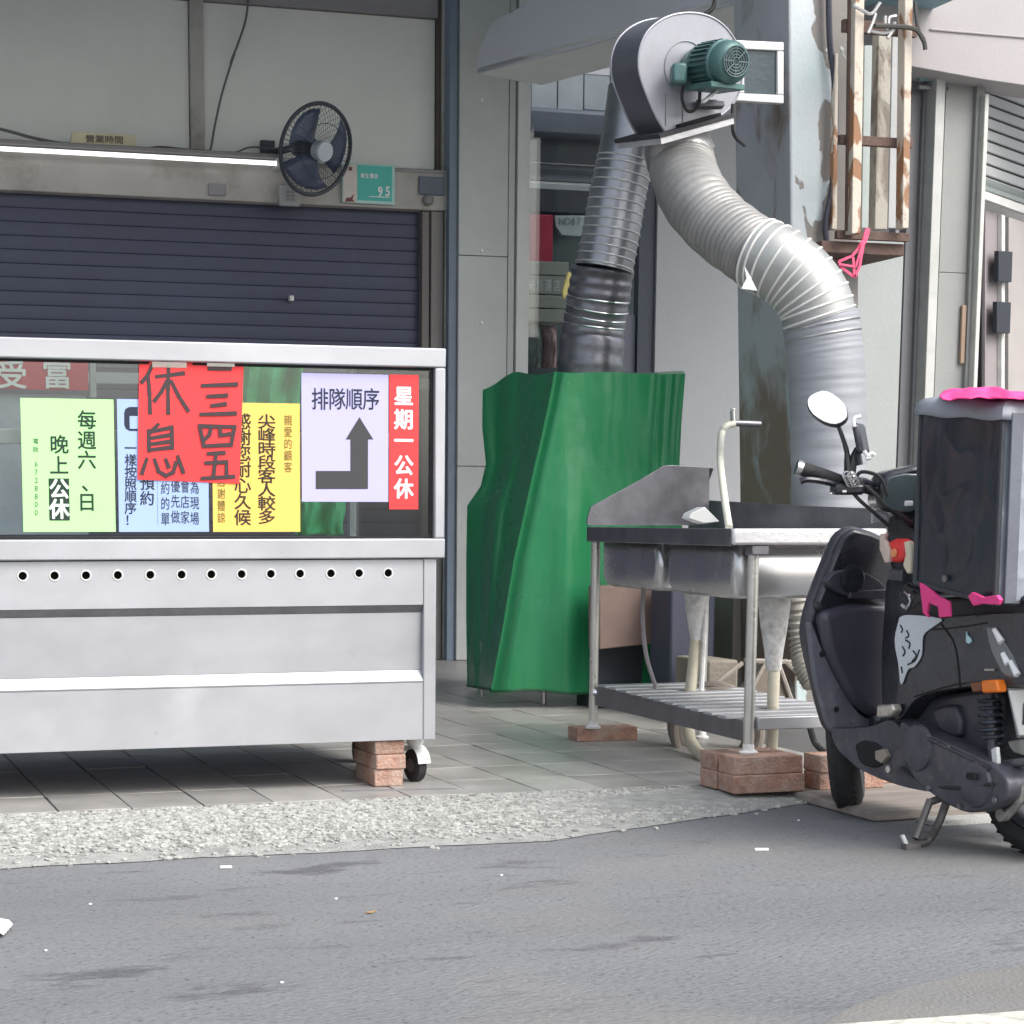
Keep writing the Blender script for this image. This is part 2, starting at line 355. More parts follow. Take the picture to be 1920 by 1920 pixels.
# low stone and timber kerb behind the scooter
kerb = struct(MB().box((2.88, 4.72, -.03), (6.5, 5.36, -.004)).build('kerb_step', mat('brown_grey_stone', (.27, .24, .215), .85, var=.25, scale=9, bump=.4, stretch=(.3, 1.6, 1)), bevel=.006))
struct(MB().box((3.0, 4.60, -.032), (6.6, 4.70, -.018)).build('kerb_stone', CONC, bevel=.004))

# ---------------- street side of the world behind the camera is open; arcade ceiling overhead
struct(MB().box((-6, 6.9, 3.74), (6.55, 10.62, 3.9)).build('arcade_ceiling', TEAL, loc=(0, 8, 3.74)))
struct(MB().box((-6.2, 12.3, -.05), (11, 12.5, 5.2)).build('back_wall', mat('inner_wall', (.22, .22, .22), .8), loc=(0, 11, 0)))
struct(MB().box((-6.3, 5.6, -.03), (-6.05, 11.1, 4.6)).build('left_side_wall', mat('inner_wall2', (.3, .3, .3), .8)))

# ---------------- shop front with roller shutter
sf = thing('shop_front', (2.4, YW, 0), 'grey panelled shop front above the closed dark roller shutter', 'shop front')
zl = ZY(400, 303, YW); zl2 = ZY(400, 378, YW); ztop = ZY(600, 18, YW)
XL, XR = -3.6, XY(853, YW)
MB().box((XL, YW+.06, zl), (XR+.02, YW+.12, 3.74)).build('backing_board', FRAMEG, sf)
pxs = [(-3.55, XY(366, YW)), (XY(393, YW), XY(815, YW))]
for a, b_ in pxs: MB().box((a, YW+.03, zl+.025), (b_, YW+.058, ztop)).build('wall_panel', WALLG, sf, bevel=.003)
MB().box((pxs[0][1]+.003, YW+.0, zl+.012), (pxs[1][0]-.003, YW+.055, 3.73)).build('batten', LINT, sf, bevel=.004)
MB().box((XY(816, YW), YW+.01, zl+.012), (XY(823, YW), YW+.057, 3.73)).build('batten', mat('brown_trim', (.13, .10, .09), .6), sf)
MB().box((XY(824, YW), YW-.02, zl+.012), (XR-.02, YW+.057, 3.73)).build('corner_post', LINT, sf, bevel=.004)
MB().box((XL, YW-.01, ztop+.003), (XY(815.5, YW), YW+.057, 3.73)).build('top_rail', FRAMEG, sf)
MB().box((XL, YW-.06, zl2), (XR-.03, YW+.05, zl)).build('lintel', LINT, sf, bevel=.005)
MB().box((XL, YW-.068, zl-.012), (XR-.03, YW-.061, zl+.006)).build('lintel_trim', FRAMEG, sf)
for (x0, y0, x1, y1, m, nm) in [(392, 348, 424, 370, FRAMEG, 'vent_plate'), (776, 334, 822, 368, mat('blue_grey_box', (.11, .13, .18), .5), 'switch_box')]:
    MB().box((XY(x0, YW), YW-.075, ZY(x0, y1, YW)), (XY(x1, YW), YW-.0615, ZY(x0, y0, YW))).build(nm, m, sf, bevel=.003)
MB().lathe((XY(793, YW), YW-.061, ZY(793, 379, YW)), V((0, -1, 0)), [(0, .03), (.02, .03), (.03, .02)], 16).build('round_knob', mat('grey_knob', (.2, .2, .2), .5), sf, smooth=True)
sh = thing('roller_shutter', (2.4, YW, 0), 'closed dark blue-grey roller shutter behind the steel cabinet', 'shutter')
XS0, XS1 = XL, XY(786, YW); base = None; n_sl = int(zl2/.072)+1
for k in range(n_sl):
    z0 = zl2 - .072*(k+1)
    if base is None:
        prof = [(0, .0), (-.003, .003), (-.005, .022), (-.005, .048), (-.003, .0685), (0, .0715)]
        mb = MB(); mb.prism([V((XS0, YW+.03+p[0], z0+p[1])) for p in prof], (XS1-XS0, 0, 0)); base = mb.build('slat', SHUT, sh, smooth=True); zb = z0
    else: copy_piece(base, base.location + V((0, 0, z0-zb)), sh)
MB().box((XS0, YW+.034, 0), (XS1, YW+.04, zl2)).build('slat_backing', HOLE, sh)
MB().box((XS1+.002, YW-.03, 0), (XY(800, YW), YW+.05, zl2-.003)).build('guide_rail', mat('brown_grey_rail', (.17, .15, .15), .5), sh, bevel=.003)
MB().box((XY(802, YW), YW-.045, 0), (XY(824, YW), YW+.05, zl2-.003)).build('guide_rail', mat('brown_grey_rail2', (.22, .205, .20), .5), sh, bevel=.003)
MB().box((XY(826, YW), YW-.055, 0), (XY(842, YW), YW+.05, zl2-.003)).build('side_post', LINT, sh, bevel=.003)
c = onY(545, 560, YW-.0); MB().box((c.x-.012, YW-.03, c.z-.014), (c.x+.012, YW+.008, c.z+.014)).build('lock', WHT, sh, bevel=.003)

# tiled pillar between shop front and window
PY = YW-.13
tp = thing('tiled_pillar', (XY(900, PY), PY, 0), 'tall grey stone-tiled pillar between shutter and window, behind the green tarp', 'pillar')
px0, px1 = XY(857, PY), XY(948, PY)
MB().box((px0, PY+.03, 0), (px1+.05, YW+.28, 3.74)).build('pillar_core', mat('pale_grout', (.5, .5, .5), .8), tp)
z = .0; zs = [0, .62, 1.24, ZY(900, 480, PY), ZY(900, 480, PY)+.8, ZY(900, 480, PY)+1.6]
zs = [0, 1.1, ZY(900, 480, PY), 3.73]
for a, b_ in zip(zs[:-1], zs[1:]): MB().box((px0, PY, a+.003), (px1-.003, PY+.028, b_-.001)).build('stone_tile', PILR, tp, bevel=.002)
MB().box((px1, PY-.003, 0), (px1+.035, PY+.03, 3.73)).build('edge_trim', PILR, tp)
MB().box((px0-.05, PY+.02, 0), (px0-.004, YW+.2, 3.73)).build('blue_edge_strip', mat('blue_grey_strip', (.17, .22, .29), .5), tp)
for y_ in (188, 470, 605):
    c = onY(903, y_, PY); MB().lathe(c, V((0, -1, 0)), [(0, .012), (.006, .01)], 10).build('screw_cap', WALLG, tp)

# window beside it with things behind the pane
WY = YW+.15
wn = thing('shop_window', (XY(1080, WY), WY, 0), 'tall shop window with white frame post right of the grey pillar', 'window')
MB().box((XY(963, PY), PY-.01, .9), (XY(986, PY), PY+.07, 3.73)).build('frame_post', WHT, wn, bevel=.004)
MB().box((XY(963, PY), PY+.071, 1.2), (XY(1260, PY+.1), PY+.10, 3.3)).build('pane', GLASS, wn)
MB().box((XY(985, PY), PY+.01, .0), (XY(1260, PY), PY+.2, 1.18)).build('sill_wall', PILR, wn)
BY = YW+.55
def back_box(x0, y0, x1, y1, m, nm, th=.04, Y=None, par=None, bev=.003):
    Y = Y or BY
    o = MB().box((XY(x0, Y), Y, ZY((x0+x1)/2, y1, Y)), (XY(x1, Y), Y+th, ZY((x0+x1)/2, y0, Y))).build(nm, m, par, bevel=bev); return o
inn = thing('window_interior', (XY(1080, BY), BY, 1), 'grey louvred panels and dark rails seen through the shop window', 'interior')
for i in range(5): back_box(988+i*48, 120, 1034+i*48, 206, mat('grey_louvre', (.30, .32, .36), .6), 'louvre_panel', .03, BY+.1, inn)
back_box(980, 206, 1260, 262, mat('dusk_blue_pipe', (.10, .11, .15), .5), 'dark_pipe', .12, BY+.02, inn, .03)
back_box(980, 263, 1260, 344, mat('dim_panel', (.17, .18, .21), .7), 'back_panel', .03, BY+.14, inn)
back_box(980, 310, 1260, 313, FRAMEG, 'panel_seam', .02, BY+.1, inn)
back_box(980, 345, 1130, 357, mat('pale_rail', (.42, .44, .47), .5), 'pale_rail', .03, BY+.05, inn)
back_box(980, 358, 1260, 402, mat('dark_slate', (.045, .05, .07), .5), 'dark_rail', .06, BY+.05, inn)
back_box(980, 403, 1260, 720, mat('bottle_green_back', (.07, .10, .11), .5), 'back_board', .03, BY+.12, inn)
o = back_box(984, 402, 1030, 490, mat('faded_red', (.55, .04, .09), .5), 'red_sign', .03); tag(o, 'plain red sign standing behind the window glass', 'sign')
lb = thing('white_label_sign', onY(1075, 440, BY), 'small white rounded label sign hanging right of the red sign in the window', 'sign')
mb = MB(); mb.prism([onY(x, y, BY) for x, y in [(1041, 404), (1098, 404), (1094, 443), (1054, 440), (1043, 424)]], (0, .02, 0)); mb.build('sign_plate', mat('pale_teal_print', (.55, .62, .64), .5), lb)
mb = MB()
for i, ch in enumerate('NO87'): put(mb, ch, onY(1053+i*11, 415, BY-.004), .05, .06, bold=.01, latin=True)
mb.build('lettering', mat('grey_print', (.22, .25, .28), .6), lb)
CRM = mat('cream_carton', (.50, .50, .44), .7, var=.06)
bxs = [(986, 490, 1060, 516, 'pale grey carton topmost under the red sign'), (986, 517, 1058, 552, 'cream carton printed with white lettering in the window'), (986, 553, 1057, 578, 'cream carton just below the lettered one'), (986, 579, 1052, 604, 'lowest cream carton with a dark seam in the window')]
for i, (x0, y0, x1, y1, lb_) in enumerate(bxs):
    t = thing('carton', onY((x0+x1)/2, y1, BY-.1), lb_, 'carton', 'cartons stacked in the window')
    MB().box((XY(x0, BY-.1), BY-.1, ZY(1020, y1-1, BY-.1)), (XY(x1, BY-.1), BY+.1, ZY(1020, y0, BY-.1))).build('carton_body', CRM, t, bevel=.004)
    if i == 1:
        mb = MB()
        for k, ch in enumerate('米粉湯店'): put(mb, ch, onY(996+k*16, 535, BY-.103), .045, .075, bold=.02)
        mb.build('lettering', PWHITE, t)
for (x0, y0, x1, y1, m, lbl, nm, ct) in [(986, 606, 1014, 690, mat('grey_green_bag', (.25, .29, .27), .6, var=.35, scale=14), 'grey-green plastic bag at the bottom left of the window', 'plastic_bag', 'bag'),
      (1016, 612, 1044, 690, mat('pale_pink_bag', (.52, .33, .34), .6, var=.25, scale=14), 'pale pink plastic bag beside the grey-green bag in the window', 'plastic_bag', 'bag')]:
    mb = MB(); pts = []
    for i in range(9):
        row_ = []
        for j in range(9):
            p = onY(x0+(x1-x0)*j/8, y0+(y1-y0)*i/8, BY-.06); p.y += -.07*math.sin(math.pi*j/8)*math.sin(math.pi*(i+1)/10) + random.uniform(-.012, .012); row_.append(p)
        pts.append(row_)
    mb.grid(pts); tag(mb.build(nm, m, smooth=True, solid=.004), lbl, ct)
mb = MB(); mb.prism([onY(x, y, YW-.5) for x, y in [(1066, 509), (1074, 513), (1071, 540), (1058, 560), (1056, 545)]], (0, .02, 0)); tag(mb.build('yellow_card', mat('pale_yellow_card', (.85, .72, .25), .5)), 'pale yellow card sliver beside the sooty duct in front of the window', 'card')

# grey partition wall and dark gap
QY = 9.9
pw = thing('partition_wall', (XY(1300, QY), QY, 0), 'plain grey partition board behind the flexible duct and fan', 'wall')
MB().box((XY(1222, QY), QY, 0), (XY(1500, QY), QY+.05, ZY(1300, 170, QY))).build('board', PART, pw)
MB().box((XY(1180, QY), QY+.01, ZY(1300, 168, QY)), (XY(1500, QY), QY+.05, 4.4)).build('upper_board', PART, pw)
MB().box((XY(1192, QY), QY+.02, 0), (XY(1221, QY), QY+.08, ZY(1300, 170, QY))).build('dark_gap_strip', mat('navy_gap', (.03, .04, .065), .5), pw)  # darkness of the gap, built as a solid navy strip
MB().box((XY(1165, QY), QY+.045, 0), (XY(1191, QY), QY+.08, 1.9)).build('side_board', mat('dusk_board', (.12, .13, .17), .6), pw)

# slanted canopy beam
q0 = onD(901, 138, 9.6); bd = V(ray(-2200, 975)); bd.z = 0; bd = -bd.normalized(); bn = V((bd.y, -bd.x, 0))
if bn.dot(R) < 0: bn = -bn
def onB(x, y): return onP(x, y, q0, bn)
cb = thing('canopy_beam', q0, 'smooth grey slanted canopy beam above the window, passing behind the fan', 'beam')
poly = [(893, 138), (899, 95), (912, 60), (928, 36), (960, 22), (1060, -40), (1250, -140), (1500, -260), (1540, -260), (1540, -42), (1400, 2), (1250, 42), (1100, 86), (1000, 111)]
mb = MB(); mb.prism([onB(x, y) for x, y in poly], bn*.012); mb.build('beam_face', BEAMM, cb, bevel=.003)
PB = [onB(893, 138), onB(1540, -42)]
mb = MB(); mb.prism([PB[0]+V((0, 0, .002)), PB[1]+V((0, 0, .002)), PB[1]+bn*.42+V((0, 0, .002)), PB[0]+bn*.42+V((0, 0, .002))], (0, 0, .02)); mb.build('soffit', WHT, cb)

# ---------------- concrete column
KY = 7.0
kx0, kx1 = XY(1478, KY, 260), XY(1606, KY, 260)
kyb = KY + .45
col = thing('concrete_column', ((kx0+kx1)/2, KY, 0), 'concrete column with peeling pale blue paint behind the ducts', 'column')
pa, pb = onY(1479, 0, KY), onY(1487, 900, KY); sl_ = (pa.x-pb.x)/(pa.z-pb.z); k0 = pb.x - pb.z*sl_; kw = kx1-kx0      # the column stands very slightly out of plumb
def kb(xa, xb, ya, yb_, zt_=4.6): return MB().add([(k0+xa, ya, 0), (k0+xb, ya, 0), (k0+xb, yb_, 0), (k0+xa, yb_, 0), (k0+xa+sl_*zt_, ya, zt_), (k0+xb+sl_*zt_, ya, zt_), (k0+xb+sl_*zt_, yb_, zt_), (k0+xa+sl_*zt_, yb_, zt_)], [(0,3,2,1),(4,5,6,7),(0,1,5,4),(1,2,6,5),(2,3,7,6),(3,0,4,7)])
kb(.004, kw, KY, KY+.02).build('front_face', COLA, col, bevel=.006)
kb(0, .02, KY+.001, kyb).build('side_face', COLB, col, bevel=.004)
kb(.021, kw-.001, KY+.021, kyb-.001).build('core', CONC, col)
# dark cable running down the column
mb = MB(); mb.tube(smoothpath([onY(1553, -30, KY-.03), onY(1556, 80, KY-.03), onY(1565, 160, KY-.03), onY(1566, 260, KY-.03), onY(1560, 350, KY-.03), onY(1548, 420, KY-.03), onY(1552, 470, KY-.03)]), .012, 8)
tag(mb.build('black_cable', mat('cable_black', (.04, .04, .06), .5), smooth=True), 'thick dark cable running down the peeling column', 'cable')

# ---------------- rusty steel frame hung on the column
RY = 6.75
rf = thing('rusty_frame', onY(1640, 455, RY), 'rusty steel bracket frame of flaking square posts hung beside the column', 'frame')
def post(x0t, x1t, x0b, x1b, yt, yb, Y, m, nm, d=.05):
    a, b_, c_, e = onY(x0t, yt, Y), onY(x1t, yt, Y), onY(x1b, yb, Y), onY(x0b, yb, Y)
    MB().prism([a, b_, c_, e], (0, d, 0)).build(nm, m, rf, bevel=.003)
post(1605, 1622, 1597, 1614, -60, 438, RY, RUST, 'post'); post(1594, 1604, 1588, 1596, -60, 432, RY+.03, RUSTD, 'post_flange', .02)
post(1698, 1713, 1692, 1704, -60, 428, RY, RUST, 'post'); post(1690, 1697, 1686, 1691, -60, 424, RY+.03, RUSTD, 'post_flange', .02)
post(1648, 1672, 1640, 1664, 62, 430, RY+.28, peel('flaking_grey_post', (.40, .38, .33), (.2, .17, .14), .5, .6, 10, stretch=(1, 1, .4)), 'rear_post')
post(1567, 1572, 1560, 1570, 100, 430, RY+.2, RUST, 'rear_post', .03)
post(1621, 1648, 1615, 1640, 85, 428, RY+.45, mat('pale_green_board', (.42, .47, .46), .7, var=.1), 'infill_board', .02)
post(1674, 1692, 1665, 1687, 60, 428, RY+.46, mat('pale_grey_board', (.42, .43, .43), .7, var=.1), 'infill_board', .02)
for (y0, y1, dd) in [(250, 268, .5), (430, 446, .5), (32, 56, .5)]:
    a = onY(1568, y0, RY+.02); MB().box((XY(1566, RY), RY+.052, ZY(1640, y1, RY)), (XY(1700, RY), RY+.075, ZY(1640, y0, RY))).build('cross_plate', RUSTD, rf, bevel=.002)
MB().box((XY(1545, RY), RY+.08, ZY(1600, 470, RY)), (XY(1698, RY), RY+.4, ZY(1600, 447, RY))).build('base_angle', RUSTD, rf, bevel=.004)
mb = MB()
for pts in [[(1628, 62), (1636, 44), (1642, 25)], [(1632, 58), (1655, 62), (1670, 58), (1678, 42)], [(1664, 72), (1676, 55), (1678, 48)], [(1660, 30), (1660, 52), (1666, 52), (1667, 34), (1680, 30)], [(1600, 10), (1618, 20), (1634, 26), (1650, 5)]]:
    mb.tube(smoothpath([onY(x, y, RY-.02) for x, y in pts], 4), .0065, 6)
mb.build('hook_wire', mat('pale_wire', (.5, .5, .5), .4, .5), rf, smooth=True)
mb = MB()
mb.tube(smoothpath([onY(x, y, RY-.03) for x, y in [(1640, 48), (1690, 50), (1716, 55), (1726, 66), (1733, 80), (1735, 93)]], 5), [.009]*26, 6)
mb.tube(smoothpath([onY(x, y, RY-.03) for x, y in [(1716, 5), (1718, 30), (1722, 55), (1733, 75)]], 5), .007, 6)
tag(mb.build('frayed_tape', mat('dark_tape', (.08, .08, .075), .8), smooth=True), 'dark frayed tape dangling from the right rusty post', 'tape')
mb = MB()
def band(pts, w_, Y):
    P = [onY(x, y, Y) for x, y in pts]
    for a, b_ in zip(P[:-1], P[1:]):
        d = (b_-a).normalized(); n_ = V((-d.z, 0, d.x))*w_; mb.add([a-n_, a+n_, b_+n_, b_-n_, a-n_+V((0, .004, 0)), a+n_+V((0, .004, 0)), b_+n_+V((0, .004, 0)), b_-n_+V((0, .004, 0))], [(0, 1, 2, 3), (7, 6, 5, 4), (0, 3, 7, 4), (1, 5, 6, 2), (0, 4, 5, 1), (3, 2, 6, 7)])
band([(1628, 428), (1622, 450), (1612, 465)], .010, RY-.02); band([(1612, 463), (1598, 480), (1573, 490), (1577, 500), (1600, 518)], .005, RY-.024); band([(1620, 455), (1612, 500), (1603, 520), (1600, 482)], .005, RY-.028); band([(1618, 455), (1605, 500), (1573, 495)], .004, RY-.032)
tag(mb.build('pink_ribbon', mat('pink_ribbon', (.80, .09, .20), .5)), 'knotted pink plastic ribbon dangling below the rusty frame', 'ribbon')
# pale board standing behind right duct
BY2 = 7.6
tag(MB().box((XY(1560, BY2), BY2, .1), (XY(1690, BY2, 600), BY2+.03, ZY(1640, 448, BY2))).build('pale_board', mat('pale_grey_panel', (.36, .385, .38), .6, var=.04), bevel=.003), 'large pale grey board standing right of the grey duct', 'board')

# ---------------- right-hand building
rb = thing('right_shop_front', (XY(1800, YW), YW, 0), 'pale neighbouring shop front at the right with narrow grey pillar', 'shop front')
FSC = mat('pinkish_white_render', (.44, .415, .42), .7, var=.04, scale=2)
MB().prism([onY(x, y, YW-.3) for x, y in [(1640, -140), (2300, -140), (2300, 215), (1838, 148), (1640, 112)]], (0, .28, 0)).build('fascia', FSC, rb, bevel=.004)
mb = MB(); mb.tube([onY(1744, 55, YW-.305), onY(1800, 60, YW-.305), onY(1990, 76, YW-.305)], .006, 6); mb.build('render_line', mat('render_line_grey', (.42, .40, .40), .8), rb)  # thin line along the fascia, slightly darker than the render
def rpost(x0, x1, yt, Y, m, nm, d=.08, par=rb, zb=0): return MB().box((XY(x0, Y, 400), Y, zb), (XY(x1, Y, 400), Y+d, ZY((x0+x1)/2, yt, Y))).build(nm, m, par, bevel=.004)
RGM = mat('rail_grey', (.27, .27, .29), .5, .3, var=.08)
rpost(1680, 1688, 60, YW-.05, RGM, 'rail'); rpost(1700, 1722, 120, YW-.03, RGM, 'rail'); rpost(1724, 1740, 120, YW-.06, RGM, 'rail'); rpost(1688, 1745, 120, YW+.05, mat('rail_back', (.2, .2, .22), .6), 'rail_recess')
rpost(1742, 1748, 120, YW-.09, HOLE, 'dark_gap', .02)
rpost(1747, 1764, 118, YW-.16, mat('off_white_trim', (.56, .57, .55), .5), 'white_trim', .15)
PG2 = object_random(mat('grey_green_tile', (.30, .31, .305), .4, var=.07, scale=3), .03)
z1 = ZY(1790, 512, YW-.12)
for a, b_ in [(0, .9), (.903, z1), (z1+.003, ZY(1790, 130, YW-.12))]: MB().box((XY(1765, YW-.12, 400), YW-.12, a), (XY(1822, YW-.12, 400), YW+.1, b_)).build('stone_tile', PG2, rb, bevel=.002)
rpost(1822.5, 1838, 128, YW-.15, PG2, 'pillar_return', .12)
rpost(1812, 1820, 572, YW-.145, mat('faded_orange_streak', (.42, .30, .22), .6), 'orange_strip', .02, zb=ZY(1815, 682, YW-.145))
rpost(1838.5, 1846, 175, YW-.2, mat('off_white_trim2', (.62, .63, .60), .5), 'white_trim', .15)
for (x0, x1, y0, y1, m, nm) in [(1692, 1746, 128, 140, TEAL, 'shutter_box_rib'), (1690, 1744, 146, 152, TEAL, 'shutter_box_rib'), (1690, 1744, 160, 168, RGM, 'shutter_box_rib')]:
    MB().box((XY(x0, YW-.1), YW-.12, ZY(1720, y1, YW-.1)), (XY(x1, YW-.1), YW-.095, ZY(1720, y0, YW-.1))).build(nm, m, rb, bevel=.004)
# receding door and shutter
dd = V(ray(3700, 975)); dd.z = 0; dd = dd.normalized(); dn = V((dd.y, -dd.x, 0)); dq = onY(1843, 400, YW-.05)
if dn.dot(F) > 0: dn = -dn
def onW(x, y, o=0): return onP(x, y, dq + dn*o, dn)
sd2 = thing('side_shutter', dq, 'half-open grey roller shutter on the angled wall at far right', 'shutter')
SLT = mat('pale_slat', (.42, .43, .43), .5, .2, var=.06)
for k in range(9):
    ya, yb_ = 150+k*22.5, 150+k*22.5+19
    dy = .35; P = [onW(1845, ya), onW(1990, ya+145*(.39-.004*k)), onW(1990, yb_+145*(.38-.004*k)), onW(1845, yb_)]
    MB().prism(P, -dn*.02).build('slat', SLT, sd2, bevel=.006)
MB().prism([onW(1845, 130, -.03), onW(2050, 200, -.03), onW(2050, 460, -.03), onW(1845, 352, -.03)], -dn*.02).build('slat_backing', FRAMEG, sd2)
dr = thing('side_door', dq - ZZ*dq.z, 'pinkish-grey door with two black hinges at the far right edge', 'door')
DRM = mat('mauve_grey_door', (.30, .265, .275), .55, var=.05)
def wpoly(pts, m, nm, o=0, th=.03, par=dr, bev=.003): return MB().prism([onW(x, y, o) for x, y in pts], -dn*th).build(nm, m, par, bevel=bev)
wpoly([(1842, 356), (1925, 386), (2000, 412), (2000, 428), (1925, 402), (1842, 372)], mat('off_white_trim3', (.56, .55, .54), .5), 'head_rail', .06)
wpoly([(1842, 330), (2000, 388), (2000, 410), (1842, 355)], mat('dusky_glass', (.22, .25, .24), .3), 'transom', 0)
wpoly([(1848, 392), (1878, 402), (1876, 1300), (1846, 1300)], DRM, 'door_panel', 0)
wpoly([(1879, 402), (1885, 404), (1882, 1300), (1877, 1300)], mat('off_white_trim2', (1, 1, 1)), 'door_edge', .03)
wpoly([(1886, 405), (1891, 407), (1888, 1300), (1883, 1300)], FRAMEG, 'door_gap', -.01)
wpoly([(1892, 407), (1990, 440), (1990, 1300), (1889, 1300)], mat('pinkish_frame', (.40, .37, .36), .5, var=.06), 'door_frame', .03)
wpoly([(1840, 390), (1847, 392), (1846, 1300), (1840, 1300)], HOLE, 'dark_gap', -.02)
for (y0, y1, s_) in [(470, 528, 0), (565, 624, -3)]: wpoly([(1873+s_, y0), (1899+s_, y0+2), (1897+s_, y1+1), (1872+s_, y1)], mat('black_hinge', (.02, .025, .035), .5), 'hinge', .07, .03)

# ================================================================== FITTINGS ON THE SHOP FRONT
# wall fan
fc = onY(592, 280, YW-.42); view = (CAM-fc).normalized(); fax = (R*.62 - F*.72 - ZZ*.28).normalized()
wf = thing('wall_fan', fc, 'dark wall-mounted fan with pale hub at the end of the tube light', 'fan')
FAND = mat('fan_cage_dark', (.055, .062, .08), .4, .3)
upv = (ZZ - fax*ZZ.dot(fax)).normalized(); FR = .232
mb = MB(); mb.ring(fc, fax, FR, .011, 48, 8); mb.build('cage_rim', FAND, wf, smooth=True)
mb = MB(); side = fax.cross(upv)
for k in range(56):
    th = 2*math.pi*k/56; d = upv*math.cos(th)+side*math.sin(th); mb.tube([fc+d*.06+fax*.075, fc+d*.16+fax*.062, fc+d*FR], .0012, 4)
mb.ring(fc+fax*.066, fax, .14, .002, 40, 4)
for k in range(40):
    th = 2*math.pi*k/40; d = upv*math.cos(th)+side*math.sin(th); mb.tube([fc+d*.05-fax*.09, fc+d*.17-fax*.07, fc+d*FR], .0012, 4)
mb.build('wire_cage', FAND, wf, smooth=True)
for k in range(3):
    th0 = 2*math.pi*k/3+.5; pts = []
    for i in range(6):
        r = .04 + .165*i/5; row_ = []
        for j in range(6):
            th = th0 + (j/5-.5)*(1.0+.6*i/5) + .25*i/5; row_.append(fc + (upv*math.cos(th)+side*math.sin(th))*r + fax*((j/5-.5)*.06))
        pts.append(row_)
    MB().grid(pts).build('blade', mat('navy_blade', (.08, .10, .17), .3), wf, smooth=True, solid=.004)
hubc = fc
mb = MB(); mb.lathe(hubc+fax*.02, fax, [(0, .05), (.05, .053), (.064, .05), (.066, .02)], 28); mb.build('hub', mat('pale_hub', (.5, .54, .60), .35), wf, smooth=True)
mb = MB(); mb.lathe(hubc-fax*.17, fax, [(0, .03), (.02, .06), (.1, .065), (.14, .045)], 20); mb.build('motor_housing', FAND, wf, smooth=True)
mb = MB(); wp = V((fc.x-.16, YW-.02, fc.z+.04)); mb.tube([fc-fax*.12, wp], .02, 10); mb.box(wp+V((-.04, 0, -.07)), wp+V((.04, .03, .07))); mb.build('wall_bracket', FAND, wf, bevel=.004)
MB().box((XY(526, YW-.08), YW-.1, ZY(545, 386, YW-.1)), (XY(565, YW-.08), YW-.063, ZY(545, 345, YW-.1))).build('control_box', mat('pale_control', (.42, .43, .44), .5), wf, bevel=.012)
mb = MB()
for i in range(2):
    for j in range(3): mb.box((XY(540+i*9, YW-.1), YW-.104, ZY(545, 362+j*7, YW-.1)), (XY(546+i*9, YW-.1), YW-.101, ZY(545, 358+j*7, YW-.1)))
mb.build('switch_row', FRAMEG, wf)
# tube light
tl = thing('tube_light', onY(250, 290, YW-.16), 'long white fluorescent tube light along the top of the lintel', 'light')
ta, tb_ = onY(-140, 274, YW-.16), onY(522, 304, YW-.16); tb_.z = ta.z = (ta.z+tb_.z)/2
TUBE = mat('lit_tube', (.9, .9, .9), .4, emis=.8, var=0, bump=0)
mb = MB(); mb.tube([ta, tb_], .012, 12); mb.build('tube', TUBE, tl, smooth=True)
MB().box((ta.x, YW-.15, ta.z+.026), (tb_.x+.03, YW-.064, ta.z+.052)).build('batten_tray', mat('grey_tray', (.20, .19, .19), .5), tl, bevel=.003)
mb = MB(); mb.lathe(V((tb_.x-.012, YW-.16, tb_.z)), V((1, 0, 0)), [(0, .02), (.035, .022)], 14); mb.box((tb_.x-.008, YW-.17, tb_.z-.02), (tb_.x+.022, YW-.062, tb_.z+.026)); mb.build('end_cap', WHT, tl)
# leaning cream sign
cs = thing('cream_sign', onY(195, 275, YW-.13), 'cream trapezoid sign with black characters standing on the tube light', 'sign')
mb = MB(); mb.prism([onY(x, y, YW-.13) for x, y in [(131, 271), (136, 247), (252, 253), (259, 278)]], (0, .04, 0)); mb.build('sign_plate', mat('cream_sign_board', (.66, .60, .42), .6), cs, bevel=.002)
mb = MB()
for i, ch in enumerate('營業時間'): put(mb, ch, onY(169+i*18, 260+i*.8, YW-.133), .05, .042, bold=.015)
mb.build('lettering', mat('brown_ink', (.12, .10, .08), .6), cs)
# teal notice
tn = thing('teal_notice', onY(690, 345, YW-.08), 'teal and white hygiene notice hung on the lintel right of the fan', 'notice')
def nrect(x0, y0, x1, y1, Y, m, nm, th=.006, par=None, ev=.0):
    a = onY(x0, y0, Y); b_ = onY(x1, y1, Y); return MB().box((a.x, Y, b_.z), (b_.x, Y+th, a.z)).build(nm, m, par)
nrect(642, 305, 740, 384, YW-.085, mat('pale_mint_border', (.45, .70, .66), .5), 'notice_board', .012, tn)
nrect(644, 307, 669, 380, YW-.088, mat('notice_cream', (.66, .60, .56), .5), 'side_band', .002, tn)
nrect(671, 309, 735, 378, YW-.088, mat('notice_teal', (.08, .50, .44), .5, var=.03), 'teal_field', .002, tn)
mb = MB()
for i, ch in enumerate('95'): put(mb, ch, onY(713+i*14, 359, YW-.091), .055, .072, bold=.03, latin=True)
for i, ch in enumerate('衛生優良'): put(mb, ch, onY(680+i*8.5, 329+i*.4, YW-.091), .024, .028, bold=.02)
mb.box((XY(692, YW-.09), YW-.0895, ZY(700, 374.5, YW)), (XY(730, YW-.09), YW-.0885, ZY(700, 373, YW)))
mb.build('lettering', PWHITE, tn)
mb = MB(); mb.prism([onY(x, y, YW-.0905) for x, y in [(647, 378), (650, 370), (657, 371), (664, 363), (661, 374), (666, 378)]], (0, .001, 0))
mb.prism([onY(x, y, YW-.0905) for x, y in [(654, 313), (660, 313), (660, 320), (654, 320)]], (0, .001, 0)); mb.build('emblem', mat('maroon_ink', (.16, .04, .04), .5), tn)
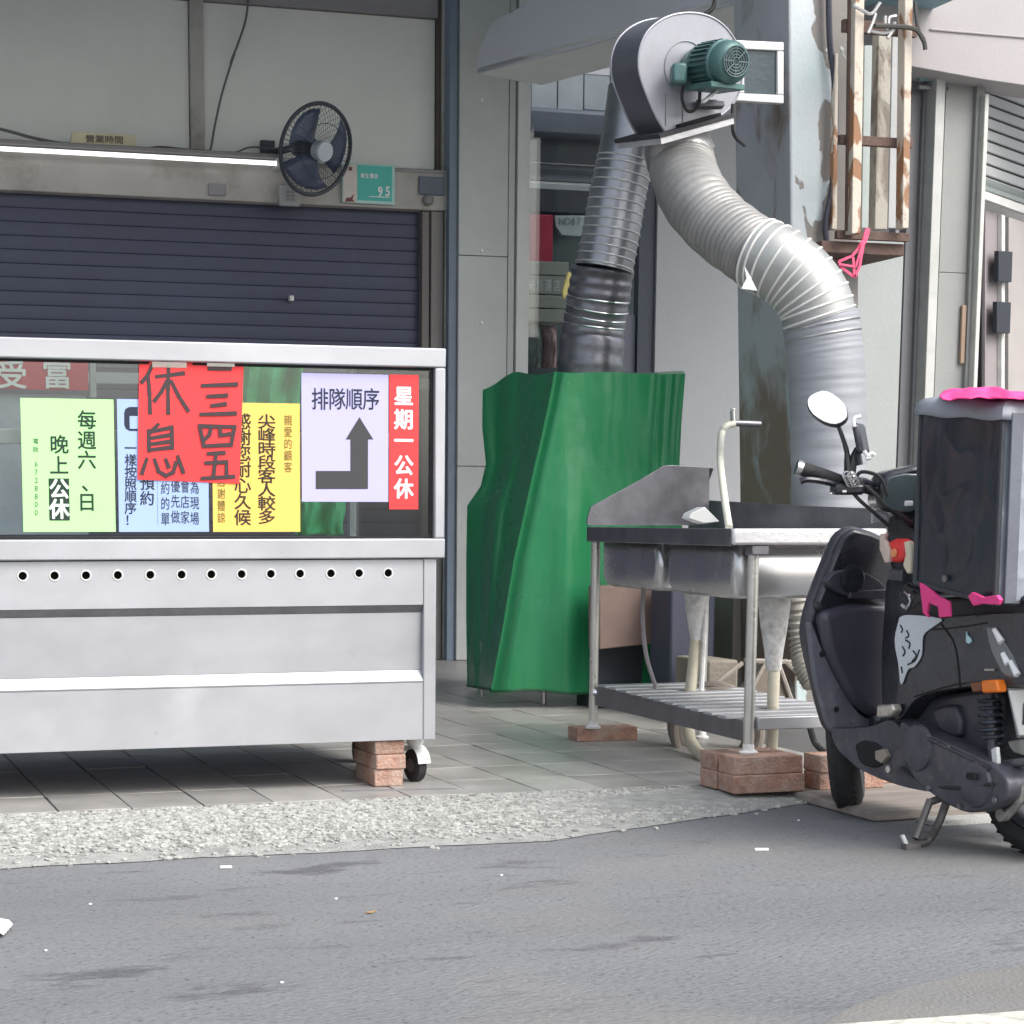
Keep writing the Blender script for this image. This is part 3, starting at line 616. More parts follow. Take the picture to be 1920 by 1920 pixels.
# loose wires
def wire(pts, Y, r, nm, lbl, m=None):
    tag(MB().tube(smoothpath([onY(x, y, Y) for x, y in pts], 5), r, 6).build(nm, m or mat('grey_wire', (.13, .12, .13), .6), smooth=True), lbl, 'wire')
wire([(468, -40), (462, 30), (447, 80), (437, 105), (432, 120), (440, 100), (430, 130), (415, 180), (402, 240), (396, 275), (392, 285)], YW-.03, .006, 'hanging_wire', 'thin knotted wire hanging down the right wall panel')
wire([(-40, 232), (20, 247), (60, 258), (110, 268), (140, 271)], YW-.12, .008, 'sagging_wire', 'dark wire sagging from the left towards the cream sign')
wire([(262, 280), (300, 275), (340, 279), (400, 284), (440, 286), (470, 276), (520, 280)], YW-.12, .005, 'loose_wire', 'thin loose wire lying along the tube light tray near the fan')

# ================================================================== DISPLAY CABINET
CYF = 5.586; cbx1 = onY(817, 1200, CYF).x; cbx0 = -.05; CDP = .95
def CZ(y, x=400): return ZY(x, y, CYF)
zt, zt2 = 1.301, ZY(0, 671, CYF); zm, zm2 = ZY(0, 1012, CYF), ZY(0, 1051, CYF); zb0 = .141
cab = thing('display_cabinet', (1, CYF+CDP/2, 0), 'long stainless steel food display cabinet with glass top covered in notices', 'cabinet')
xe = onY(832, 800, CYF).x; xi = onY(812, 800, CYF).x
MB().box((cbx0, CYF-.02, zt2), (xe, CYF+.03, zt)).build('top_rail', STEEL, cab, bevel=.004)
MB().box((xi, CYF-.019, zm+.001), (xe-.001, CYF+.03, zt2-.001)).build('corner_post', STEEL, cab, bevel=.004)
MB().box((cbx0, CYF-.02, zm2), (xe, CYF+CDP, zm)).build('counter_rail', STEEL, cab, bevel=.004)
MB().box((cbx0, CYF+.031, zt-.012), (xe, CYF+CDP, zt-.006)).build('top_pane', GLASS, cab)
MB().box((xi+.01, CYF+CDP-.03, zm+.001), (xe-.001, CYF+CDP, zt-.021)).build('corner_post', STEEL, cab)
MB().box((cbx0, CYF+CDP-.03, zt2), (xi, CYF+CDP-.001, zt-.021)).build('rear_rail', STEEL, cab)
MB().box((cbx0, CYF+.005, zm+.003), (xi-.001, CYF+.009, zt2-.001)).build('front_pane', GLASS, cab)
MB().box((cbx0, CYF-.001, zm+.001), (xi-.001, CYF+.004, zm+.007)).build('pane_seal', HOLE, cab)
MB().box((cbx0, CYF-.001, zt2-.008), (xi-.001, CYF+.004, zt2-.001)).build('pane_seal', HOLE, cab)
MB().box((xi-.009, CYF-.001, zm+.008), (xi-.001, CYF+.004, zt2-.009)).build('pane_seal', HOLE, cab)
MB().box((xe-.012, CYF+.031, zm+.003), (xe-.008, CYF+CDP-.031, zt-.021)).build('side_pane', GLASS, cab)
MB().box((cbx0, CYF+.12, ZY(300, 835, CYF+.12)), (xi-.012, CYF+.15, ZY(300, 807, CYF+.12))).build('shelf_rail', WHT, cab, bevel=.003)
# lower body: plate with real holes, groove, ledge, kick panel, right trim
xr = onY(793, 1200, CYF).x; z1a = ZY(793, 1047, CYF)-.003; z1b = ZY(793, 1133.6, CYF)
hx = [40, 100, 159, 219, 280, 339, 395, 452, 507, 562, 620, 673, 728]; hz = ZY(400, 1077, CYF); hr = .0118
mb = MB(); edges = [cbx0]; hxs = [XY(x, CYF) for x in [-80, -20]+hx]
for a, b_ in zip(hxs[:-1], hxs[1:]): edges.append((a+b_)/2)
edges.append(xr)
for i, hc in enumerate(hxs):
    a, b_ = edges[i], edges[i+1]; N = 24; inner = []; outer = []
    for k in range(N):
        th = 2*math.pi*k/N; dx, dz = math.cos(th), math.sin(th); inner.append(V((hc+dx*hr, CYF, hz+dz*hr)))
        s_ = min(((b_-hc) if dx > 0 else (hc-a))/max(abs(dx), 1e-6), ((z1a-hz) if dz > 0 else (hz-z1b))/max(abs(dz), 1e-6)); outer.append(V((hc+dx*s_, CYF, hz+dz*s_)))
    # corners
    vs = inner + outer + [V((b_, CYF, z1a)), V((a, CYF, z1a)), V((a, CYF, z1b)), V((b_, CYF, z1b))] + [p+V((0, .006, 0)) for p in inner]
    fs = []
    for k in range(N):
        k2 = (k+1) % N; fs.append((k, k2, N+k2, N+k)); fs.append((k, 2*N+4+k, 2*N+4+k2, k2))
        o1, o2 = outer[k], outer[k2]
        if abs(o1.x-o2.x) > 1e-5 and abs(o1.z-o2.z) > 1e-5:
            cx_ = max(o1.x, o2.x) if (o1.x+o2.x)/2 > hc else min(o1.x, o2.x); cz_ = max(o1.z, o2.z) if (o1.z+o2.z)/2 > hz else min(o1.z, o2.z)
            ci = 2*N + ((0 if cx_ > hc else 1) if cz_ > hz else (3 if cx_ > hc else 2)); fs.append((N+k, N+k2, ci))
    mb.add(vs, fs)
mb.build('perforated_panel', STEEL, cab)
for hc in hxs:
    mb = MB(); mb.ring(V((hc, CYF-.0005, hz)), V((0, 1, 0)), hr+.002, .0025, 24, 6); mb.build('hole_rim', mat('bright_seam', (.78, .78, .76), .4, .3, var=.05), cab, smooth=True)
MB().box((cbx0, CYF+.03, zb0+.02), (xr, CYF+.035, z1a)).build('dark_hole_backing', HOLE, cab)  # near-black sheet giving the holes their unlit inside
zg2 = ZY(793, 1148, CYF); z2b = ZY(793, 1256, CYF+.0); z3 = ZY(793, 1276, CYF)
def strip(pts, nm, m, bev=0):
    mb = MB(); mb.prism([V((cbx0, y_, z_)) for y_, z_ in pts], (xr-cbx0, 0, 0)); mb.build(nm, m, cab, bevel=bev)
strip([(CYF, z1b-.001), (CYF+.02, z1b-.001), (CYF+.02, zg2), (CYF+.016, zg2)], 'groove', STEELD)
strip([(CYF+.017, zg2-.001), (CYF+.028, zg2-.001), (CYF+.028, z2b), (CYF+.022, z2b)], 'middle_panel', STEEL)
strip([(CYF+.021, z2b-.001), (CYF+.028, z2b-.001), (CYF+.028, z3-.004), (CYF-.002, z3-.004), (CYF-.002, z3)], 'ledge', STEEL)
mb = MB(); mb.tube([V((cbx0, CYF-.002, z3-.001)), V((xr, CYF-.002, z3-.001))], .0018, 6); mb.build('ledge_lip', STEELP, cab)
strip([(CYF-.001, z3-.005), (CYF+.01, z3-.005), (CYF+.01, zb0), (CYF-.001, zb0)], 'kick_panel', STEEL)
MB().box((xr+.001, CYF-.004, zb0-.002), (cbx1, CYF+.04, zm2-.001)).build('corner_trim', STEEL, cab, bevel=.003)
MB().box((cbx0, CYF+.041, zb0), (cbx1-.002, CYF+CDP-.01, zb0+.015)).build('bottom_sheet', STEELD, cab)
MB().box((cbx1-.008, CYF+.041, zb0+.016), (cbx1-.002, CYF+CDP-.01, zm2-.002)).build('side_sheet', STEEL, cab)
MB().box((cbx0, CYF+CDP-.009, zb0), (cbx1-.002, CYF+CDP-.002, zm2-.002)).build('back_sheet', STEEL, cab)
def castor(c, ang, nm='castor'):
    d = V((math.cos(ang), math.sin(ang), 0)); ax = V((-d.y, d.x, 0))
    k = MB().lathe(c+V((0, 0, .05)), ax, [(-.016, .038), (-.013, .05), (.013, .05), (.016, .038)], 28).build(nm, RUB, cab, smooth=True)
    MB().lathe(c+V((0, 0, .05)), ax, [(-.0175, .022), (.0175, .022)], 20).build('wheel_disc', STEELD, k, smooth=True)
    mb = MB(); arc = []
    for i in range(9):
        th = math.radians(10+i*16); arc.append(c+V((0, 0, .05)) + (d*math.cos(th)+ZZ*math.sin(th))*.06)
    for s_ in (0,):
        for a, b_ in zip(arc[:-1], arc[1:]): mb.add([a-ax*.022, a+ax*.022, b_+ax*.022, b_-ax*.022, a*1-ax*.022+ZZ*.003, a+ax*.022+ZZ*.003, b_+ax*.022+ZZ*.003, b_-ax*.022+ZZ*.003], [(0, 1, 2, 3), (7, 6, 5, 4), (0, 3, 7, 4), (1, 5, 6, 2)])
    mb.lathe(c+V((0, 0, .108)), ZZ, [(0, .02), (.018, .028), (.032, .03)], 14)
    mb.build('castor_fork', WHT if nm == 'castor' else STEELD, k, smooth=True)
castor(V((onY(778, 1450, CYF+.10).x, CYF+.10, 0)), math.radians(-78)); castor(V((1.83, 6.2, 0)), math.radians(60))
castor(V((.1, CYF+.10, 0)), math.radians(-62)); castor(V((.1, 6.2, 0)), math.radians(-62))

# things inside the glass, and sheets for the reflections in it
IY = CYF+.6
bnr = thing('red_banner', onY(80, 730, IY), 'dark red banner with white brush characters inside the cabinet at left', 'banner')
nrect(-160, 668, 166, 732, IY, mat('dull_red_banner', (.60, .05, .085), .5), 'banner_board', .01, bnr)
mb = MB()
for ch, x in (('富', 107), ('受', 22)): put(mb, ch, onY(x, 702, IY-.004), .095, .09, bold=.02)
mb.build('lettering', mat('banner_white', (.85, .85, .82), .5), bnr)
nrect(168, 668, 181, 745, IY, mat('pale_board_edge', (.38, .40, .40), .6), 'banner_edge', .02, bnr)
tag(nrect(-160, 735, 166, 1002, IY+.02, mat('grey_reflection_tone', (.42, .45, .50), .5), 'grey_reflection', .01), 'plain grey sheet added as a glass reflection behind the green notice', 'board')  # grey reflection in the front glass, built as a solid sheet
def cloth(pts, Y, nm, lbl):  # folded green sheets, added to act as reflections in the pane
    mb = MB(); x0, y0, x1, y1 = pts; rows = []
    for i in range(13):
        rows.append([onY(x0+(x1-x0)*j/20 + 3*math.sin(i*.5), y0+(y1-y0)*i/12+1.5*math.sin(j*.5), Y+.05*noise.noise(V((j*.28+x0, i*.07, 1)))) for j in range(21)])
    mb.grid(rows); tag(mb.build(nm, mat('green_reflection_tone', (.06, .48, .20), .5, var=.3, scale=8), smooth=True, solid=.004), lbl, 'cloth')
cloth((440, 672, 565, 770), IY-.1, 'green_reflection', 'green sheet added as a glass reflection above the yellow notice')
cloth((556, 935, 645, 1003), IY-.14, 'green_reflection', 'green sheet added as a glass reflection under the lavender arrow notice')

# ---------------- notices taped on the glass
NY = CYF-.024
NY = CYF+.0028
GREENP = mat('pale_green_paper', (.45, .88, .36), .6, var=.02, bump=0); BLUEP = mat('pale_blue_paper', (.36, .49, .80), .6, var=.02, bump=0)
YELP = mat('yellow_paper', (.90, .58, .13), .6, var=.02, bump=0); LAVP = mat('lavender_paper', (.50, .48, .78), .6, var=.02, bump=0)
REDP = mat('bright_red_paper', (.92, .045, .05), .55, var=.03, bump=0)
def notice(nm, box, m, lbl, dy=0.0):
    x0, y0, x1, y1 = box; Y = NY - dy; a = onY(x0, y0, Y); b_ = onY(x1, y1, Y)
    t = thing(nm, (a.x/2+b_.x/2, Y, b_.z), lbl, 'notice'); MB().box((a.x, Y, b_.z), (b_.x, Y+.0007, a.z)).build('sheet', m, t); return t, Y-.0006
S_ = 1/630.0
def letters(t, Y, items, m, bold=.0, nm='lettering'):
    mb = MB()
    for it in items:
        ch, x, y, w_, h_ = it[:5]; one = MB() if w_ >= 25 else mb
        put(one, ch, onY(x, y, Y), w_*S_*1.02, h_*S_*1.02, bold=bold, latin=ch.isascii())
        if one is not mb: one.build('character', m, t)
    if mb.v: mb.build(nm, m, t)
t, Y = notice('green_notice', (38, 746, 217, 997), GREENP, 'pale green notice at the left end of the cabinet glass')
DG = mat('dark_green_ink', (.01, .035, .02), .6, var=.05, bump=0)
letters(t, Y, [('每', 163, 787, 34, 34), ('週', 163, 825, 34, 34), ('六', 163, 862, 34, 34), ('、', 170, 905, 34, 34), ('日', 163, 941, 34, 34), ('晚', 111, 833, 34, 34), ('上', 111, 872, 34, 34)], DG, .016)
letters(t, Y, [('電', 67, 827, 10, 10), ('話', 67, 842, 10, 10), (':', 68, 856, 8, 8)] + [(c_, 68, 870+i*15.2, 12, 13) for i, c_ in enumerate('67288 00'.replace(' ', ''))], mat('mid_green_ink', (.06, .16, .08), .6, var=.05, bump=0), .004, 'small_lettering')
a = onY(91, 897, Y); b_ = onY(131, 976, Y); MB().box((a.x, Y-.0002, b_.z), (b_.x, Y+.0003, a.z)).build('black_block', DG, t)
letters(t, Y-.0008, [('公', 111, 916, 36, 36), ('休', 111, 954, 36, 36)], mat('mint_ink', (.80, .95, .78), .6, bump=0, var=.02), .03, 'block_lettering')
t, Y = notice('blue_notice', (219, 748, 392, 997), BLUEP, 'pale blue notice partly under the red handwritten sheet')
NB = mat('navy_ink', (.012, .02, .045), .6, var=.05, bump=0)
letters(t, Y, [(c_, 245, 840+i*22.5, 22, 22) for i, c_ in enumerate('一樣按照順序！')] + [('預', 276, 905, 27, 27), ('約', 276, 934, 27, 27)], NB, .014)
letters(t, Y, [(c_, 310, 915+i*29, 17, 24) for i, c_ in enumerate('約的單')] + [(c_, 329, 911+i*29, 17, 24) for i, c_ in enumerate('優先做')] + [(c_, 347, 912+i*29, 17, 24) for i, c_ in enumerate('會店家')] + [(c_, 365, 914+i*29, 17, 24) for i, c_ in enumerate('為現場')], NB, .004, 'small_lettering')
mb = MB(); a = onY(294.5, 860, Y); b_ = onY(296, 985, Y); mb.box((a.x, Y, b_.z), (b_.x, Y+.0004, a.z)); mb.build('ruled_line', NB, t)
mb = MB(); P = [(258, 763), (242, 763), (235, 767), (233, 774), (233, 796), (236, 804), (243, 808), (258, 808)]; mb.prism([onY(x, y, Y) for x, y in P], (0, .0004, 0)); mb.build('round_symbol', NB, t)
a = onY(243, 780, Y-.0004); b_ = onY(262, 804, Y-.0004); MB().box((a.x, Y-.0005, b_.z), (b_.x, Y-.0002, a.z)).build('symbol_window', BLUEP, t)
t, Y = notice('yellow_notice', (397, 754, 563, 997), YELP, 'yellow notice with columns of black characters, partly under the red sheet')
KI = mat('black_brown_ink', (.03, .022, .01), .6, var=.05, bump=0)
letters(t, Y, [(c_, 500, 790+i*25.6, 34, 27) for i, c_ in enumerate('尖峰時段客人較多')] + [(c_, 455, 790+i*30, 32, 30) for i, c_ in enumerate('感謝您耐心久候')], KI, .016)
letters(t, Y, [(c_, 540, 788+i*22, 16, 20) for i, c_ in enumerate('親愛的顧客')] + [(c_, 415, 903+i*22.5, 15, 20) for i, c_ in enumerate('店謝體諒')], mat('olive_ink', (.16, .12, .02), .6, var=.05, bump=0), .006, 'small_lettering')
t, Y = notice('lavender_notice', (565, 699, 728, 941), LAVP, 'pale lavender notice with a thick bent arrow pointing up')
letters(t, Y, [(c_, 600+i*32, 748, 33, 41) for i, c_ in enumerate('排隊順序')], NB, .01)
mb = MB(); vs = [onY(x, y, Y) for x, y in [(592, 883), (657, 883), (657, 824), (648, 824), (674, 782), (700, 824), (690, 824), (690, 917), (592, 917)]]
mb.prism(vs, (0, .0004, 0)); mb.build('arrow', mat('charcoal_ink', (.045, .045, .05), .6, var=.05, bump=0), t)
t, Y = notice('red_strip_notice', (730, 702, 784, 955), REDP, 'narrow red vertical notice with white characters at the right end of the glass', .001)
letters(t, Y, [('星', 757, 742, 38, 36), ('期', 757, 786, 38, 38), ('一', 757, 826, 38, 36), ('公', 757, 872, 38, 38), ('休', 757, 916, 38, 38)], PWHITE, .03)
# red handwritten sheet: slightly skewed, brush strokes
YR = NY-.002
C4 = [(261, 672), (457, 681), (449, 907), (258, 899)]
t = thing('red_handwritten_sheet', onY(355, 905, YR), 'bright red sheet with large handwritten black characters taped over its neighbours', 'notice')
rows = []
for i in range(9):
    row_ = []
    for j in range(9):
        u_, v_ = j/8, i/8; x = (C4[0][0]*(1-u_)+C4[1][0]*u_)*(1-v_)+(C4[3][0]*(1-u_)+C4[2][0]*u_)*v_; y = (C4[0][1]*(1-u_)+C4[1][1]*u_)*(1-v_)+(C4[3][1]*(1-u_)+C4[2][1]*u_)*v_
        row_.append(onY(x, y, YR-.0012*(1+math.sin(u_*5+v_*2))))
    rows.append(row_)
MB().grid(rows).build('sheet', REDP, t, smooth=True)
mb = MB()
strokes = [[(1140,185),(1110,250),(1065,305)],[(1110,250),(1122,400),(1125,535)],[(1175,265),(1375,240)],[(1265,180),(1260,360),(1262,538)],[(1250,300),(1210,380),(1160,445)],[(1285,300),(1340,410),(1410,518)],
 [(1185,625),(1120,690)],[(1115,670),(1118,820)],[(1118,682),(1290,645),(1292,800)],[(1118,815),(1290,795)],[(1125,728),(1285,700)],[(1125,772),(1285,750)],
 [(1100,885),(1065,990)],[(1160,890),(1190,975),(1245,1008),(1300,980),(1322,910)],[(1245,890),(1265,940)],[(1335,865),(1375,980)],
 [(1570,205),(1725,202)],[(1520,332),(1775,322)],[(1560,412),(1700,405)],[(1590,482),(1690,470)],[(1510,547),(1765,540)],
 [(1498,635),(1530,785),(1735,775),(1760,640),(1498,635)],[(1585,645),(1570,700),(1530,742)],[(1650,640),(1655,705),(1720,695)],
 [(1565,842),(1680,835)],[(1622,840),(1600,1020)],[(1545,912),(1700,905),(1700,1012)],[(1518,1027),(1752,1015)]]
for st in strokes:
    P = [onY(x/4, y/4+640, YR-.0032) for x, y in st]
    for a, b_ in zip(P[:-1], P[1:]):
        d = (b_-a).normalized(); w_ = .0062; a2, b2 = a-d*w_*.8, b_+d*w_*.8; n_ = V((-d.z, 0, d.x))
        mb.prism([a2-n_*w_*.8, a2+n_*w_*.8, b2+n_*w_, b2-n_*w_], (0, -.0002-.0001*random.random(), 0))
mb.build('brush_strokes', mat('marker_ink', (.045, .03, .035), .6, var=.1, bump=0), t)
for (x0, y0, x1, y1) in [(285, 676, 350, 690), (388, 676, 440, 688)]:
    a = onY(x0, y0, YR-.0038); b_ = onY(x1, y1, YR-.0038); MB().box((a.x, YR-.0042, b_.z), (b_.x, YR-.0039, a.z)).build('clear_tape', LENS, t)

# ================================================================== BRICKS (each can be lifted away)
def mkbrick(c, sx, sy, sz, rz, lbl, grp):
    me = mkbrick.base
    mb = MB(); hx_, hy_, hz_ = sx/2, sy/2, sz
    n_ = 4; mb.box((-hx_, -hy_, 0), (hx_, hy_, hz_))
    o = mb.build('brick', BRICK, loc=(0, 0, 0), bevel=.004); o.location = c; o.rotation_euler = (0, 0, rz)
    for v in o.data.vertices: v.co += V((random.uniform(-.002, .002), random.uniform(-.002, .002), random.uniform(-.0008, 0)))
    tag(o, lbl, 'brick', grp); return o
mkbrick.base = None
bc = onY(733, 1475, CYF+.0).x
mkbrick((bc-.002, CYF+.12, 0), .088, .22, .052, -.02, 'dark red bottom brick of the stack under the cabinet corner', 'bricks propping the cabinet')
mkbrick((bc-.002, CYF+.115, .0525), .094, .225, .044, .03, 'middle reddish brick of the stack under the cabinet corner', 'bricks propping the cabinet')
mkbrick((bc-.001, CYF+.118, .097), .094, .22, .043, .0, 'orange top brick of the stack, touching the cabinet bottom', 'bricks propping the cabinet')
SBY = 5.15
g1 = 'bricks propping the sink legs'
xb = onY(1376, 1480, SBY).x
mkbrick((xb+.118, SBY+.055, -.002), .235, .105, .054, .0, 'lower dusty red brick under the front sink leg', g1)
mkbrick((xb+.116, SBY+.057, .0525), .228, .10, .054, .015, 'upper pale red brick carrying the front sink leg', g1)
mkbrick((xb-.005+.118, SBY+.165, -.002), .235, .105, .054, .0, 'lower brick hidden behind the front one under the front sink leg', g1)
mkbrick((xb+.112, SBY+.167, .0525), .23, .105, .054, -.01, 'upper rear brick behind the one carrying the front sink leg', g1)
bb = onZ(1080, 1392, 0)
mkbrick((bb.x+.13, bb.y+.06, 0), .235, .105, .05, -.03, 'dark brick under the rear left sink leg', g1)
rb1 = onZ(1536, 1482, -.004)
mkbrick((rb1.x+.11, rb1.y+.05, -.004), .22, .10, .052, 0, 'lower brick half hidden behind the scooter front wheel', g1)
mkbrick((rb1.x+.11, rb1.y+.05, .0485), .22, .10, .052, .01, 'upper brick half hidden behind the scooter front wheel', g1)
rb2 = onZ(1612, 1470, -.004)
mkbrick((rb2.x+.14, rb2.y+.05, -.004), .26, .12, .035, .02, 'flat pinkish brick lying behind the scooter footboard', 'loose bricks')

# ================================================================== SINK TABLE
SY0 = SBY+.055; sx0 = onY(1376, 1000, SY0-.02).x; sx1 = onY(1668, 1000, SY0-.02).x
SY1 = 6.55
sxb = onY(1100, 985, SY1).x; sxl = sx0
sk = thing('sink_table', ((sx0+sx1)/2, (SY0+SY1)/2, 0), 'stainless steel double-bowl sink table on thin legs and bricks', 'sink')
zr = ZY(1400, 991, SY0-.02); zr2 = ZY(1400, 1022, SY0-.02)
# skewed plan: left edge runs to the back-left leg
A, B, C_, D_ = V((sx0, SY0-.02, 0)), V((sx1, SY0-.02, 0)), V((sx1+.10, SY1, 0)), V((sxb, SY1, 0))
dl = (D_-A); dr_ = (C_-B)
def SP(u_, v_, z): return (A*(1-u_)+B*u_)*(1-v_) + (D_*(1-u_)+C_*u_)*v_ + ZZ*z
MB().prism([SP(0, 0, zr2), SP(1, 0, zr2), SP(1, 0, zr), SP(0, 0, zr)], (0, .02, 0)).build('front_rim', mat('bright_rim_steel', (.72, .72, .73), .4, .35, var=.06), sk, bevel=.008)
MB().prism([SP(0, .016, zr2-.004), SP(0, 1, zr2-.004), SP(0, 1, zr), SP(0, .016, zr)], (.015, 0, 0)).build('side_rim', STEELD, sk, bevel=.003)
# top deck with two openings: build strips
def deck(u0, u1, v0, v1, z=None, nm='deck_strip', m=STEELP, th=.004):
    z = z or zr-.006; MB().prism([SP(u0, v0, z), SP(u1, v0, z), SP(u1, v1, z), SP(u0, v1, z)], (0, 0, -th)).build(nm, m, sk)
deck(.03, 1, .016, .05); deck(.03, 1, .47, .53); deck(.03, 1, .95, 1); deck(.03, .1, .052, .468); deck(.9, 1, .052, .468); deck(.03, .1, .532, .948); deck(.9, 1, .532, .948)
BASIN = mat('basin_steel', (.56, .56, .57), .27, .85, var=.06, scale=3, bump=0)
def bowl(u0, u1, v0, v1, zbt):
    mb = MB(); k = 6; ring_top = []
    def rr(z, ins, rad):
        pts = []; cs_ = [SP(u0, v0, z), SP(u1, v0, z), SP(u1, v1, z), SP(u0, v1, z)]; cen = sum(cs_, V((0, 0, 0)))/4
        cs_ = [c_ + (cen-c_).normalized()*ins for c_ in cs_]
        for i in range(4):
            p, q, r_ = cs_[i-1], cs_[i], cs_[(i+1) % 4]; d1 = (p-q).normalized()*rad; d2 = (r_-q).normalized()*rad
            for j in range(k):
                t_ = j/(k-1); pts.append((q+d1)*(1-t_)**2 + q*2*t_*(1-t_) + (q+d2)*t_*t_)
        return pts
    L_ = [rr(zr-.008, 0, .035), rr(zbt+.035, .003, .035), rr(zbt+.010, .012, .045), rr(zbt, .04, .055)]; n_ = 4*k
    vs = [p for l in L_ for p in l]; fs = [(i*n_+j, i*n_+(j+1) % n_, (i+1)*n_+(j+1) % n_, (i+1)*n_+j) for i in range(3) for j in range(n_)] + [tuple(range(3*n_, 4*n_))]
    mb.add(vs, fs); mb.build('basin', BASIN, sk, smooth=True, solid=.003)
zb1 = ZY(1450, 1122, SY0+.05)
bowl(.07, .92, .05, .47, zb1); bowl(.07, .92, .53, .95, zb1)
LEG = mat('leg_steel', (.62, .61, .58), .3, .7, var=.1)
def leg(x, y, zb_, name='leg'):
    l = MB().tube([V((x, y, zb_+.01)), V((x, y, zr2+.002))], .0165, 14).build(name, LEG, sk, smooth=True)
    MB().lathe(V((x, y, zb_)), ZZ, [(0, .028), (.006, .03), (.012, .018), (.03, .017)], 16).build('foot_pad', PVC, l, smooth=True)
fx = onY(1403, 1410, SY0+.02).x
leg(fx, SY0+.02, .107); leg(sx1-.04, SY0+.03, .1)
P = onY(1112, 1350, SY1-.03); leg(P.x, SY1-.03, .05); leg(C_.x-.04, SY1-.03, 0)
MB().box((fx-.02, SY0-.01, zr2-.03), (fx+.035, SY0+.04, zr2-.001)).build('leg_bracket', STEELD, sk, bevel=.004)
# splashbacks
MB().prism([onY(x, y, SY1) for x, y in [(1101, 985), (1101, 972), (1108, 950), (1150, 927), (1200, 900), (1245, 873), (1258, 872), (1330, 876), (1330, 985)]], (0, .008, 0)).build('rear_splashback', STEELD, sk, bevel=.002)
q = SP(1, 0, 0); nn = V((dr_.y, -dr_.x, 0)).normalized()
MB().prism([onP(x, y, q, nn) for x, y in [(1672, 1000), (1672, 955), (1500, 948), (1327, 938), (1327, 900), (1335, 878), (1290, 874), (1290, 1000)]], nn*.008).build('side_splashback', STEELD, sk, bevel=.002)
MB().prism([onY(x, y, SY1-.35) for x, y in [(1291, 972), (1296, 962), (1322, 950), (1350, 978), (1320, 982)]], (0, .06, 0)).build('soap_tray', WHT, sk, bevel=.004)
# lower shelf of slats
zs_ = .205
sh0 = .04
def shelfbar(v_, w_, m=STEEL, nm='shelf_slat', z=zs_):
    p = SP(.07, v_, z); q_ = SP(.97, v_, z); MB().prism([p, q_, q_+V((0, w_, 0)), p+V((0, w_, 0))], (0, 0, .008)).build(nm, m, sk, bevel=.001)
for k in range(11): shelfbar(.08+k*.082, .06)
MB().box((fx+.02, SY0+.0, zs_-.026), (sx1-.05, SY0+.03, zs_+.012)).build('shelf_front_rail', STEEL, sk, bevel=.003)
MB().prism([V((fx-.01, SY0+.04, zs_-.062)), V((P.x, SY1-.05, zs_-.07)), V((P.x, SY1-.05, zs_-.001)), V((fx-.01, SY0+.04, zs_-.001))], (.02, 0, 0)).build('shelf_side_rail', STEELD, sk, bevel=.002)
mb = MB(); c = onY(1122, 1298, SY1-.05); mb.lathe(c, R, [(-.02, .012), (.025, .018), (.03, .01)], 10); mb.build('shelf_bolt', STEELP, sk)
# wrapped drains and pipes
def drain(xt, yt, ys, ws, Yd, nm='drain'):
    prof = []; c0 = onY(xt, yt, Yd)
    for (dy, hw) in zip(ys, ws):
        p = onY(xt, yt+dy, Yd); prof.append((c0.z-p.z, hw))
    d = MB().lathe(c0, V((0.02, 0, -1)), prof, 20).build(nm, PVC, sk, smooth=True); return d
YD1, YD2 = SY0+.28, SY0+.28+.68
d1 = drain(1452, 1118, [0, 14, 60, 100, 138], [.048, .05, .041, .030, .024], YD1)
mb = MB(); mb.tube(smoothpath([onY(1452, 1250, YD1), onY(1450, 1300, YD1), onY(1447, 1400, YD1+.05), onY(1440, 1440, YD1+.1)], 4), .019, 12); mb.build('waste_pipe', CREAM, d1, smooth=True)
d2 = drain(1307, 1100, [0, 10, 15, 48, 100], [.05, .052, .043, .037, .022], YD2)
mb = MB(); mb.tube(smoothpath([onY(1306, 1195, YD2), onY(1300, 1250, YD2), onY(1293, 1312, YD2), onY(1290, 1350, YD2), onY(1297, 1395, YD2-.1), onY(1330, 1425, YD2-.3), onY(1375, 1438, YD2-.4)], 4), [.021]*25, 12); mb.build('waste_hose', CREAM, d2, smooth=True)
mb = MB(); mb.tube([onY(1322, 1110, YD2-.03), onY(1320, 1200, YD2-.03), onY(1315, 1300, YD2-.02)], .009, 8); mb.build('thin_pipe', PVC, d2, smooth=True)
tag(MB().tube(smoothpath([onY(1207, 1090, 6.3), onY(1205, 1160, 6.3), onY(1212, 1230, 6.3), onY(1230, 1290, 6.3)], 5), .008, 8).build('grey_hose', mat('grey_hose', (.28, .26, .27), .5), smooth=True), 'thin grey hose curving down under the sink to the shelf', 'hose')
